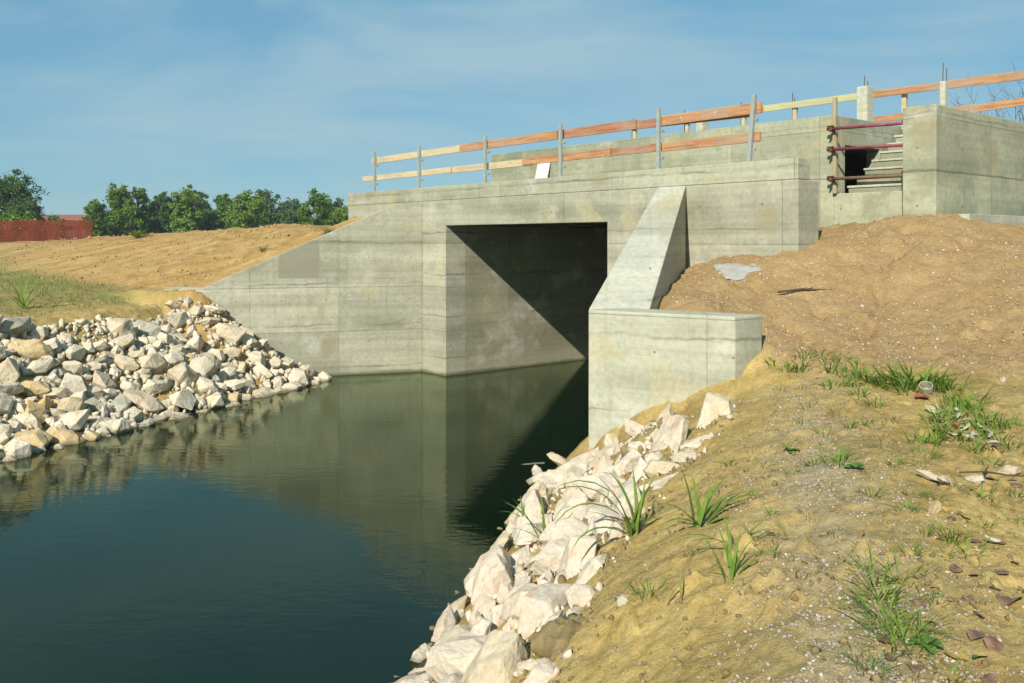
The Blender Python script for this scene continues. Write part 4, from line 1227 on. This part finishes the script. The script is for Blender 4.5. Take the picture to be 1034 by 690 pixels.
special('grass_clump', 532, 535, [(PI * .9, .22, .02, .8, .8), (PI * 1.05, .20, .02, .8, 1.0), (PI * .6, .18, .018, .5, .3), (.3, .16, .018, .8, .6)], 'short grass tuft leaning over the water edge of the boulders', lift=.12)
special('grass_clump', 738, 585, [(PI * .5, .22, .014, .5, .1), (.3, .18, .014, .8, .3), (PI * .8, .2, .014, .7, .3), (0, .15, .014, 1.1, .6), (PI, .17, .014, 1.2, .6), (.8, .22, .012, .6, .2), (PI * 1.3, .14, .014, 1, .6), (PI * .65, .2, .014, .6, .25)], 'small upright grass tuft below the broad-bladed clump')
special('grass_clump', 742, 553, [(PI * 1.02, .30, .014, 1.6, .9), (PI * 1.1, .25, .012, 1.4, 1.0), (.2, .24, .012, 1.2, .9), (0, .28, .012, 1.0, 1.1), (PI * .6, .16, .014, .6, .3), (.5, .2, .012, .8, .7)], 'thin creeping grass tuft between the two clumps on the bank', GRASS)
special('grass_clump', 680, 610, [(PI * .5, .16, .008, .3, .1), (PI, .13, .008, .8, .4), (.2, .12, .008, .8, .4)], 'wispy seedling grass on the bare brown soil', GRASS_Y)
special('grass_clump', 24, 312, [(PI * .5, .55, .03, .4, .1), (.2, .55, .03, .8, .3), (PI * .9, .6, .03, .8, .4), (0, .5, .03, 1.0, .6), (PI, .5, .03, 1.0, .7), (.8, .6, .03, .5, .3), (PI * .7, .6, .03, .4, .2), (PI * 1.4, .4, .03, 1, .6)], 'leafy green weed standing on the left bank terrace above the rocks')
special('grass_clump', 330, 237, [(a * 1.7, .18 + .06 * (a % 5), .014, .6 + .2 * (a % 4), .2 + .2 * (a % 5)) for a in range(40)], 'yellowish weed tuft on the embankment crest beside the wing wall', GRASS_Y)
special('grass_clump', 138, 240, [(a * 1.7, .22 + .09 * (a % 5), .03, .6 + .3 * (a % 4), .2 + .2 * (a % 5)) for a in range(60)], 'light green leafy weed on the embankment crest under the trees')
special('grass_clump', 265, 254, [(a * 1.7, .14 + .05 * (a % 5), .012, .8, .3 + .2 * (a % 5)) for a in range(26)], 'dry brown weed halfway up the embankment slope', GRASS_Y)

TUFTS = [tuft_mesh('grass_tuft', 300 + k, [26, 18, 34, 22][k % 4], .05, [.16, .12, .20, .14][k % 4], .010, [.06, .05, .09, .07][k % 4], (.6, 2.0), (.15, 1.0)) for k in range(8)]
TUFTS_Y = [tuft_mesh('dry_tuft', 330 + k, 16, .05, .15, .007, .06, (.6, 2.2), (.3, 1.2), GRASS_Y) for k in range(4)]
TUFTS_S = [tuft_mesh('grass_tuft', 360 + k, 15 + 3 * (k % 3), .08, .27, .0085, .05, (.8, 2.2), (.3, 1.25)) for k in range(5)]
rg = random.Random(77)
strip = [(780, 366), (792, 371), (815, 355), (827, 357), (838, 362), (852, 362), (858, 372), (868, 366), (872, 378), (882, 380), (892, 384), (850, 378), (838, 372), (862, 386), (845, 388), (808, 372), (900, 388),
         (915, 384), (921, 388), (926, 384), (931, 390), (921, 394), (914, 391), (937, 386), (944, 382), (950, 386), (955, 392), (962, 396), (968, 402), (975, 405), (981, 410), (988, 414), (995, 420), (1003, 424), (1012, 428), (1020, 430),
         (972, 412), (962, 408), (978, 418), (986, 424), (994, 430), (968, 420), (976, 428), (984, 436), (1000, 436), (1008, 440), (950, 402), (956, 414), (948, 424), (942, 432), (936, 440), (944, 444), (955, 440), (962, 436), (970, 440), (930, 446), (958, 428)]
for k, (px, py) in enumerate(strip):
    p = hit(px + rg.uniform(-3, 3), py + rg.uniform(-2, 2) + 3)
    bright = 910 < px < 942 and py < 396
    sc = (2.1 if bright else rg.uniform(1.2, 1.9)) * (p.y / 8.5)
    lab = 'bright green grass tuft in the dense patch beside the tin' if bright else ('low green grass tuft in the weedy strip right of the tin' if px > 940 else ('low green grass tuft at the foot of the sand mound, near the end block' if px < 845 else 'low green grass tuft between the end block and the tin'))
    put('grass_tuft', TUFTS[rg.randrange(8)], p - Vector((0, 0, .005)), rg.uniform(0, 6.28), sc, lab, 'grass tuft', 'grass tufts along the foot of the sand mound')
sparse = [(790, 395), (818, 412), (846, 420), (858, 432), (872, 428), (886, 434), (900, 424), (812, 428), (796, 450), (822, 470), (846, 470), (880, 500), (760, 500), (735, 470), (775, 560), (815, 520), (750, 600), (845, 540), (890, 520), (915, 515), (905, 470), (935, 462), (985, 455), (1005, 458), (1025, 500), (965, 490), (1028, 530), (920, 590), (945, 610), (870, 575), (826, 402), (812, 392), (832, 440), (836, 452), (800, 382), (890, 452), (884, 410), (870, 400), (930, 490), (945, 505), (925, 500), (990, 502), (1000, 512), (908, 538), (935, 540), (948, 534), (960, 545), (930, 470), (1000, 470), (1015, 452),
          (780, 520), (760, 540), (800, 480), (770, 470), (835, 495), (858, 505), (880, 480), (905, 585), (884, 590), (888, 600), (892, 612), (886, 622), (896, 632), (905, 645), (912, 655), (900, 660), (918, 648), (925, 660), (890, 640), (880, 612), (930, 640), (868, 668), (880, 676), (960, 690), (700, 560), (655, 600), (975, 560), (990, 530), (1010, 540), (955, 565), (920, 560), (940, 580)]
for k, (px, py) in enumerate(sparse):
    p = hit(px, py)
    big_ = 875 < px < 935 and 580 < py < 670
    me = TUFTS_S[rg.randrange(5)] if big_ else TUFTS[rg.randrange(8)] if rg.random() < .5 else TUFTS_Y[rg.randrange(4)]
    lab = 'green grass tuft in the straggling patch at the edge of the gravel track' if big_ else ('thin grass tuft among the dead leaves on the right' if px > 915 else 'thin grass tuft alone on the bare soil of the bank')
    put('grass_tuft', me, p - Vector((0, 0, .004)), rg.uniform(0, 6.28), (.95 if big_ else .7) * rg.uniform(.8, 1.2) * (1 if py > 470 else 1.5), lab, 'grass tuft', 'sparse grass tufts on the foreground bank')

# broad-leaf sprouts
def leaf_poly(V, F, p, ang, L, wd, tilt, curl=.3):
    dx, dy = math.cos(ang), math.sin(ang); sx, sy = -dy, dx
    b = len(V); n = 6
    for k in range(n + 1):
        q = k / n
        w_ = wd * math.sin(math.pi * min(1, q * .92 + .08)) ** .8 * .5
        x = L * q
        zz = p[2] + x * math.sin(tilt) - curl * L * q * q
        for e in (-1, 0, 1):
            V.append((p[0] + dx * x * math.cos(tilt) + sx * w_ * e, p[1] + dy * x * math.cos(tilt) + sy * w_ * e, zz + abs(e) * w_ * .25))
        if k:
            c = b + 3 * (k - 1)
            F.append((c, c + 1, c + 4, c + 3)); F.append((c + 1, c + 2, c + 5, c + 4))
for (px, py, sc, lab) in ((799, 458, 1.0, 'small clover-like green sprout on the bare soil'), (863, 474, 1.0, 'small broad-leaved green sprout at the head of the gravel track'), (935, 652, .9, 'broad green leaves beside the straggling grass patch')):
    V = []; F = []; rg2 = random.Random(px)
    for k in range(9):
        leaf_poly(V, F, (0, 0, .01), k * .75 + rg2.uniform(-.2, .2), rg2.uniform(.05, .085), .05, rg2.uniform(.1, .7))
    me = np_mesh('green_sprout', V, F); me.materials.append(LEAFG)
    put('green_sprout', me, hit(px, py), 0, sc, lab, 'sprout')

# dead leaves
rg = random.Random(14)
DEAD = []
for k in range(6):
    V = []; F = []
    leaf_poly(V, F, (-.05, 0, .012), 0, .12, .075 + .01 * (k % 3), .12 - .05 * (k % 2), .25 + .2 * (k % 3))
    V = [(x, y, z * .6 + .006 * math.sin(40 * x + k) + .006 * math.sin(60 * y + 2 * k)) for x, y, z in V]
    me = np_mesh('dead_leaf', V, F)
    so = me; me.polygons.foreach_set('use_smooth', [True] * len(me.polygons))
    DEAD.append(me)
dead = [(965, 578, 1.2, 0), (985, 583, 1.0, 0), (978, 606, .8, 0), (930, 613, .9, 0), (940, 632, .9, 0), (925, 608, .8, 0), (985, 645, 1.3, 0), (1003, 655, 1.3, 0), (1020, 610, 1.7, 0), (1005, 596, 1.0, 0), (960, 665, .8, 1), (970, 668, .7, 1), (990, 668, 1.0, 2),
        (893, 650, 1.0, 0), (925, 676, 1.0, 0), (960, 525, .9, 0), (975, 527, .8, 0), (985, 548, .8, 0), (1010, 550, .9, 0), (955, 515, .9, 1), (968, 521, .7, 0), (1000, 486, .8, 0), (1026, 492, 1.0, 0), (980, 495, .8, 0), (778, 541, .8, 0), (1012, 580, .9, 0), (945, 596, .7, 0), (1025, 570, .8, 0), (900, 668, .8, 0), (950, 546, .7, 1), (990, 625, .9, 0), (1000, 690, 1.0, 0)]
DM = {}
for k, (px, py, sc, m) in enumerate(dead):
    mat = (LITTER, LITTER_Y, LEAFG)[m]
    key = (k % 6, m)
    if key not in DM:
        c = DEAD[k % 6].copy(); c.materials.clear(); c.materials.append(mat); DM[key] = c
    p = hit(px, py)
    o = put('dead_leaf', DM[key], p + Vector((0, 0, .006)), rg.uniform(0, 6.28), sc * .62, ('dry brown leaf curled on the soil below the weed strip', 'yellow fallen leaf among the brown leaves', 'half green fallen leaf beside the yellow leaves')[m], 'leaf', 'fallen leaves on the right of the bank')
    o.rotation_euler[0] = rg.uniform(-.4, .4); o.rotation_euler[1] = rg.uniform(-.3, .3)

# litter: the rusty tin and the scraps beside it
p = hit(935, 398)
tin = empty('tin_can', p + Vector((0, 0, .045)))
tin.rotation_euler = (R(30), R(-16), 0); tin.scale = (.72, .72, .62)
tag(tin, 'dirty white tin lying open-ended in the grass strip', 'tin')
bm = bmesh.new()
prof = [(.075, 0), (.078, .01), (.078, .13), (.072, .13), (.070, .02)]
seg = 24
rings = [[bm.verts.new((r * math.cos(2 * PI * k / seg), r * math.sin(2 * PI * k / seg), z - .06)) for k in range(seg)] for r, z in prof]
for a, b in zip(rings, rings[1:]):
    for k in range(seg): bm.faces.new([a[k], a[(k + 1) % seg], b[(k + 1) % seg], b[k]])
bm.faces.new(rings[0][::-1]); bm.faces.new(rings[-1])
bm_obj('body', bm, CANM, tin)
bm = bmesh.new()
for k in range(seg):
    pass
rim = []
for k in range(seg):
    a = 2 * PI * k / seg
    rim.append([bm.verts.new(((.076 + .006 * math.cos(t)) * math.cos(a), (.076 + .006 * math.cos(t)) * math.sin(a), .07 + .006 * math.sin(t))) for t in (0, PI / 2, PI, 1.5 * PI)])
for k in range(seg):
    for j in range(4): bm.faces.new([rim[k][j], rim[(k + 1) % seg][j], rim[(k + 1) % seg][(j + 1) % 4], rim[k][(j + 1) % 4]])
bm_obj('rim', bm, PEB[0], tin, smooth=True)
def scrap(name, px, py, L, wd, mat, rz, label, cat, th=.012, seed=1, group=None):
    bm = bmesh.new(); rg = random.Random(seed)
    n = 9
    A = []
    for k in range(n):
        a = 2 * PI * k / n; q = rg.uniform(.7, 1.1)
        A.append((L * .5 * q * math.cos(a), wd * .5 * q * math.sin(a)))
    prism(bm, A, 'z', 0, th)
    for v in bm.verts: v.co.z += .02 * math.sin(v.co.x * 30 + seed) + .015 * math.cos(v.co.y * 40)
    o = bm_obj(name, bm, mat, bevel=.003)
    o.location = hit(px, py) + Vector((0, 0, .018)); o.rotation_euler = (rg.uniform(-.3, .3), rg.uniform(-.3, .3), rz)
    tag(o, label, cat, group)
scrap('scrap', 931, 404, .16, .09, CANR, .3, 'reddish scrap lying just below the tin', 'scrap', seed=2)
scrap('scrap', 966, 436, .08, .05, CANR, .8, 'small red scrap among the pale litter below the weeds', 'scrap', seed=3)
scrap('scrap', 1002, 552, .10, .03, PEB[0], .1, 'white sliver of rubbish on the soil at the right', 'scrap', seed=4)
scrap('scrap', 943, 418, .16, .06, LITTER_P, -.6, 'pale dry leaf-like scrap sloping below the tin', 'scrap', seed=5)
for k in range(26):
    px = rg.uniform(938, 1005); py = 408 + (px - 938) * .4 + rg.uniform(-4, 26)
    scrap('plant_scrap', px, py, rg.uniform(.05, .11), rg.uniform(.03, .05), LITTER_P if k % 3 else LITTER, rg.uniform(0, 6), 'dry brown withered scrap among the weeds right of the tin' if k % 3 == 0 else 'pale withered scrap among the weeds right of the tin', 'withered scrap', .006, 20 + k, 'withered scraps in the weed strip')
# dark twig
p = hit(1010, 490); V = []
bm = bmesh.new()
pts = [(-.22, .06, .03), (-.08, .02, .045), (.06, -.02, .03), (.2, -.09, .05), (.34, -.13, .03)]
for a, b in zip(pts, pts[1:]): tube(bm, a, b, .007, .005, 6)
tube(bm, pts[1], (-.02, .1, .06), .007, .003, 6); tube(bm, pts[3], (.26, .0, .08), .007, .003, 6)
o = bm_obj('dark_twig', bm, BARK); o.location = p
tag(o, 'dark crooked twig lying by the cream stone at the right', 'twig')
# stalk at the bottom edge by the water
p = at(361, 668, 5.2); p = Vector((p.x, p.y, 0))
bm = bmesh.new(); tube(bm, (.04, -.1, -.3), (-.02, 0, .14), .005, .002, 6)
tube(bm, (.01, -.05, -.05), (.045, -.04, .05), .003, .001, 6)
o = bm_obj('dry_stalk', bm, TWIG); o.location = p
tag(o, 'single dry stalk sticking out of the dark water', 'stalk')

# thin uncountable grass on the left terrace
def grass_field(name, pts, lo, hi, width, mats, seed, label):
    rg = random.Random(seed); V = []; F = []
    z = height(pts[:, 0], pts[:, 1])
    for (x, y), zz in zip(pts, z):
        blade(V, F, (x, y, zz - .01), rg.uniform(0, 6.28), rg.uniform(lo, hi), width * rg.uniform(.7, 1.3), rg.uniform(.3, 1.6), rg.uniform(0, .8), 2)
    me = np_mesh(name, V, F)
    for m in mats: me.materials.append(m)
    me.polygons.foreach_set('material_index', [(int(i / 4) * 7919 % 10 < 6) * (len(mats) > 1) for i in range(len(F))])
    tag(link(name, me), kind='stuff'); bpy.data.objects[name]['label'] = label
n = 26000
x = rng.uniform(-20, -5.2, n); y = rng.uniform(13.5, 34, n)
s_, w_ = loc2(x, y); D = left_D(x, y)
k = fbm(x * .55, y * .55, 3, 23) + .25 * fbm(x * 2.5, y * 2.5, 2, 24) + .45 * np.exp(-((w_ + 6.6) / 1.1) ** 2)
ok = (D > 3.0) & (w_ < -4.9 - .25 * np.maximum(0, s_ + 3)) & (k > -.05 + .35 * smooth(-9, -6, x))
grass_field('grass', np.column_stack([x, y])[ok], .05, .20, .012, [GRASS_Y, GRASS], 8, 'thin yellow-green grass on the left bank terrace')

# ------------------------------------------------------------------ background
# orange safety net on stakes
nf = empty('safety_net_fence', (-25.5, 45.0, 0))
tag(nf, 'dark orange-red plastic safety net strung across the left horizon', 'fence')
V = []; F = []
x0, x1, d = -36.0, -21.2, 45.0
nx_, nz_ = 260, 15
zt = lambda x: 4.02 - .03 * abs(math.sin((x - x1) * 1.1)) + .02 * math.sin(x * 3)
zb__ = lambda x: float(height(np.array([x]), np.array([d]), False)[0]) + .02
th = .03
bm = bmesh.new()
cols_ = np.linspace(x0, x1, nx_)
for i, xx in enumerate(cols_):
    a, b = zb__(xx), zt(xx)
    yy = d + .12 * math.sin(xx * 2.2) + .08 * math.sin(xx * 5.3)
    box(bm, xx - .015, xx + .015, yy - .004, yy + .004, a, b)
for j in range(nz_):
    for i in range(0, nx_ - 1, 4):
        xa, xb = cols_[i], cols_[min(i + 4, nx_ - 1)]
        ya = d + .12 * math.sin(xa * 2.2) + .08 * math.sin(xa * 5.3); yb = d + .12 * math.sin(xb * 2.2) + .08 * math.sin(xb * 5.3)
        za = zb__(xa) + (zt(xa) - zb__(xa)) * j / (nz_ - 1); zb2 = zb__(xb) + (zt(xb) - zb__(xb)) * j / (nz_ - 1)
        h_ = .022
        vs = [bm.verts.new(q) for q in ((xa, ya - .006, za - h_), (xb, yb - .006, zb2 - h_), (xb, yb - .006, zb2 + h_), (xa, ya - .006, za + h_))]
        bm.faces.new(vs)
o = bm_obj('net', bm, NETM, nf); o.location = (25.5, -45.0, 0)
for xx in (-36, -33, -30, -27, -24, -21.25):
    bm = bmesh.new(); tube(bm, (xx + 25.5, .05, 2.4), (xx + 25.5, .05, 4.10), .025, seg=8)
    bm_obj('stake', bm, RUST, nf)

# far house
hs = empty('far_house', (-74.5, 150, 1.75))
tag(hs, 'low house with a red roof just showing over the orange net', 'house')
bm = bmesh.new(); box(bm, -6, 6, -4, 4, 0, 3.6); bm_obj('wall', bm, PLASTER, hs)
bm = bmesh.new(); prism(bm, [(-4.6, 3.603), (4.6, 3.603), (0, 5.6)], 'x', -6.5, 6.5); bm_obj('roof', bm, ROOFT, hs)
for xx in (-3.5, 0, 3.5):
    bm = bmesh.new(); box(bm, xx - .5, xx + .5, -4.06, -4.003, 1.0, 2.3); bm_obj('window', bm, DARKG, hs)

# trees
def tree(px, d, top_py, halfw_px, fol, label, seed, kind='round', n=5200, leaf=None, base=2.5):
    rg = np.random.default_rng(seed)
    x = (px - 517) / 900 * d
    ht = EYE - (top_py - 243) * d / 900 - base
    hw = halfw_px / 900 * d
    t = empty('broadleaf_tree', (x, d, base))
    tag(t, label, 'tree', 'trees along the horizon')
    bm = bmesh.new()
    r0 = .035 * ht
    tube(bm, (0, 0, -.3), (.02 * ht, 0, ht * .35), r0, r0 * .7, 10)
    tube(bm, (.02 * ht, 0, ht * .35), (0, 0, ht * .8), r0 * .7, r0 * .25, 8)
    for k in range(6):
        a = k * 1.05 + seed; zz = ht * (.28 + .07 * k)
        tube(bm, (.01 * ht, 0, zz), (math.cos(a) * hw * .7, math.sin(a) * hw * .7, zz + ht * .22), r0 * .4, r0 * .12, 6)
    bm_obj('trunk', bm, BARK, t)
    # leaf clumps gathered round the limb ends
    nc = 130
    nl = 9 if kind == 'round' else 12
    limb = []
    for k in range(nl):
        a_ = rg.uniform(0, 6.283); q = (k + .5) / nl
        rr_k = hw * rg.uniform(.35, .78) * (1.0 - .55 * max(0, q - .45))
        limb.append((math.cos(a_) * rr_k, math.sin(a_) * rr_k, ht * (.16 + .70 * q), rg.uniform(.30, .46) * hw))
    limb.append((rg.uniform(-.15, .15) * hw, 0, ht * .86, .34 * hw))
    C = []
    for k in range(nc):
        l = limb[k % len(limb)]
        g = rg.normal(size=3) * .55
        C.append((l[0] + g[0] * l[3], l[1] + g[1] * l[3], l[2] + g[2] * l[3] * 1.15, l[3] * rg.uniform(.28, .62)))
    C = np.array(C)
    per = int(n * 1.7) // nc
    leaf = leaf or max(.10, d * .00145)
    P = []
    for c in C:
        u = rg.normal(size=(per, 3)); u /= np.linalg.norm(u, axis=1)[:, None]
        P.append(c[:3] + u * (c[3] * rg.normal(.75, .38, (per, 1))) * np.array([1.1, 1.1, .8]))
    P = np.concatenate(P)
    P = P[(P[:, 2] > ht * .06)]
    m = len(P)
    a = rg.normal(size=(m, 3)); a /= np.linalg.norm(a, axis=1)[:, None]
    b = np.cross(a, rg.normal(size=(m, 3))); b /= np.linalg.norm(b, axis=1)[:, None]
    L = leaf * rg.uniform(.6, 1.4, (m, 1))
    V = np.stack([P - a * L, P + b * L * .55, P + a * L, P - b * L * .55], 1).reshape(-1, 3)
    F = np.arange(m * 4).reshape(-1, 4)
    me = np_mesh('crown', V, F); me.materials.append(fol)
    link('crown', me, None, t)
tree(8, 95, 181, 34, FOL[1], 'big dark tree rising at the far left behind the orange net', 1, n=6500)
tree(32, 92, 205, 20, FOL[3], 'lower blue-green bush-like tree right of the big dark tree at the far left', 2)
tree(-28, 90, 190, 30, FOL[1], 'dark tree at the left picture edge beside the big dark tree', 22)
tree(10, 80, 222, 26, FOL[2], 'low light green bush directly behind the orange net', 3, n=3500, leaf=.14)
tree(56, 110, 219, 10, FOL[2], 'small pale bush showing over the orange net near the house roof', 4, n=1500)
tree(97, 118, 204, 15, FOL[0], 'small green tree at the right end of the orange net', 5)
tree(119, 120, 187, 19, FOL[2], 'tall light green tree with two rounded tops right of the orange net', 6, n=6000)
tree(139, 122, 186, 13, FOL[0], 'slim tall mid green tree right of the double-topped tree', 7)
tree(164, 128, 196, 18, FOL[1], 'dark rounded tree in the middle of the tree line', 8)
tree(186, 118, 190, 17, FOL[2], 'light green tree left of the dark narrow tree in the tree line', 9, n=6000)
tree(201, 150, 191, 13, FOL[3], 'dark blue-green narrow tree behind the light green tree', 10)
tree(226, 122, 195, 15, FOL[0], 'mid green tree with thin top in the right half of the tree line', 11)
tree(246, 120, 194, 20, FOL[2], 'wide light green tree in the right half of the tree line', 12, n=6500)
tree(268, 165, 195, 22, FOL[3], 'hazy blue-green tree behind the wide light green tree', 13)
tree(292, 180, 203, 18, FOL[3], 'hazy low tree at the right end of the tree line', 14)
tree(320, 110, 194, 17, FOL[0], 'separate rounded green tree just left of the bridge kerb', 15, n=6000)
tree(337, 150, 203, 14, FOL[3], 'dark tree half hidden behind the rounded tree next to the kerb', 16)
tree(344, 105, 209, 10, FOL[2], 'low light bush touching the left end of the kerb', 17, n=2500)
tree(150, 125, 216, 24, FOL[1], 'dark understorey bush below the middle of the tree line', 18, n=3500)
tree(212, 125, 214, 22, FOL[1], 'dark understorey bush below the right half of the tree line', 19, n=3500)
tree(262, 128, 214, 24, FOL[0], 'green understorey bush at the right end of the tree line', 20, n=3500)
tree(108, 125, 216, 20, FOL[1], 'dark understorey bush beside the end of the orange net', 21, n=3500)

tree(300, 118, 215, 16, FOL[1], 'low dark bush under the hazy low tree at the right end of the tree line', 31, n=3000)
tree(330, 116, 214, 18, FOL[1], 'low dark bush under the separate rounded tree beside the kerb', 32, n=3000)
tree(180, 130, 218, 20, FOL[1], 'low dark bush under the light green tree in the tree line', 33, n=3000)
tree(238, 132, 217, 20, FOL[1], 'low dark bush under the wide light green tree', 34, n=3000)
tree(283, 128, 217, 20, FOL[1], 'low dark bush under the hazy blue-green tree', 35, n=3000)
tree(132, 132, 218, 20, FOL[1], 'low dark bush under the slim tall tree', 36, n=3000)

# bare shrub behind the flank wall
tb = empty('bare_shrub', (12.75, 21.5, 3.1))
tag(tb, 'leafless twiggy shrub behind the flank wall at the right edge', 'shrub')
rg = random.Random(4)
bm = bmesh.new()
def grow(p, dr, L, r, depth):
    q = p + dr * L
    tube(bm, p, q, r, r * .7, 6, caps=False)
    if depth == 0: return
    for k in range(3 if depth > 1 else 2):
        nd = (dr + Vector((rg.uniform(-.9, .9), rg.uniform(-.9, .9), rg.uniform(-.35, .7)))).normalized()
        grow(p + dr * L * rg.uniform(.45, 1.0), nd, L * rg.uniform(.55, .85), max(.004, r * .6), depth - 1)
for k in range(6):
    a = k * 1.05
    grow(Vector((.2 * math.cos(a), .2 * math.sin(a), 0)), Vector((-.28 + .35 * math.cos(a), .3 * math.sin(a), 1)).normalized(), 1.75, .022, 4)
bm_obj('branches', bm, TWIG, tb)

# ------------------------------------------------------------------ sky, sun, camera
w = bpy.data.worlds.new('World'); S.world = w; w.use_nodes = True
nt = w.node_tree; nt.nodes.clear()
SUN = Vector((1.87, 4.57, -3.33)).normalized()          # direction the light travels
sky = nt.nodes.new('ShaderNodeTexSky'); sky.sky_type = 'NISHITA'; sky.sun_disc = False
sky.sun_elevation = math.asin(-SUN.z); sky.sun_rotation = math.atan2(-SUN.x, -SUN.y)
sky.altitude = 60; sky.air_density = 1.0; sky.dust_density = 0.15; sky.ozone_density = 2.2
tc = nt.nodes.new('ShaderNodeTexCoord')
def wn(kind, **kw):
    nd = nt.nodes.new('ShaderNode' + kind)
    for k, v in kw.items(): setattr(nd, k, v)
    return nd
mp = wn('Mapping'); mp.inputs['Scale'].default_value = (1.1, 1.1, 4.2); mp.inputs['Rotation'].default_value = (0, R(-9), 0)
nt.links.new(tc.outputs['Generated'], mp.inputs['Vector'])
nz = wn('TexNoise'); nz.inputs['Scale'].default_value = 1.9; nz.inputs['Detail'].default_value = 6; nz.inputs['Roughness'].default_value = .52; nz.inputs['Distortion'].default_value = .5
nt.links.new(mp.outputs[0], nz.inputs['Vector'])
rp_ = wn('ValToRGB'); rp_.color_ramp.elements[0].position = .42; rp_.color_ramp.elements[1].position = .66
rp_.color_ramp.elements[0].color = (0, 0, 0, 1); rp_.color_ramp.elements[1].color = (.8, .8, .8, 1)
nt.links.new(nz.outputs[0], rp_.inputs[0])
mxs = wn('Mix', data_type='RGBA'); nt.links.new(rp_.outputs[0], mxs.inputs[0]); mxs.inputs[7].default_value = (4.6, 5.9, 6.9, 1)
bg = wn('Background'); bg.inputs['Strength'].default_value = .066
tint = wn('Mix', data_type='RGBA', blend_type='MULTIPLY'); tint.inputs[0].default_value = 1.0; tint.inputs[7].default_value = (.90, 1.0, .97, 1)
hzm = wn('Mix', data_type='RGBA'); hzm.inputs[0].default_value = .62; hzm.inputs[7].default_value = (1.75, 4.35, 6.5, 1)
nt.links.new(sky.outputs[0], hzm.inputs[6]); nt.links.new(hzm.outputs[2], mxs.inputs[6])
nt.links.new(mxs.outputs[2], tint.inputs[6]); nt.links.new(tint.outputs[2], bg.inputs['Color'])
ow = wn('OutputWorld'); nt.links.new(bg.outputs[0], ow.inputs[0])

bm = bmesh.new(); box(bm, -420, 420, -60, 420, -3.2, 22)
hz = bm_obj('haze', bm, None); tag(hz, kind='stuff')
hm = bpy.data.materials.new('haze'); hm.use_nodes = True; hm.node_tree.nodes.clear()
ho = hm.node_tree.nodes.new('ShaderNodeOutputMaterial'); hv = hm.node_tree.nodes.new('ShaderNodeVolumePrincipled')
hv.inputs['Color'].default_value = (.80, .90, 1.0, 1); hv.inputs['Density'].default_value = .00045; hv.inputs['Anisotropy'].default_value = .2
hm.node_tree.links.new(hv.outputs[0], ho.inputs['Volume']); hz.data.materials.append(hm)
sl = bpy.data.lights.new('sun', 'SUN'); sl.energy = 4.6; sl.angle = R(.55); sl.color = (1.0, .94, .83)
so = bpy.data.objects.new('sun', sl); COL.objects.link(so)
so.rotation_euler = SUN.to_track_quat('-Z', 'Y').to_euler(); so.location = (-10, -20, 30)

cam = bpy.data.cameras.new('camera'); co_ = bpy.data.objects.new('camera', cam); COL.objects.link(co_)
co_.location = (0, 0, EYE); co_.rotation_euler = (R(90), 0, 0)
cam.sensor_width = 36; cam.lens = 36 * 900 / 1034; cam.shift_y = -102 / 1034
cam.clip_end = 6000; cam.clip_start = .05
S.camera = co_
S.view_settings.view_transform = 'Standard'; S.view_settings.look = 'None'
S.view_settings.exposure = 0.55; S.view_settings.gamma = 1; S.view_settings.use_curve_mapping = False
S.cycles.max_bounces = 6; S.cycles.transparent_max_bounces = 6
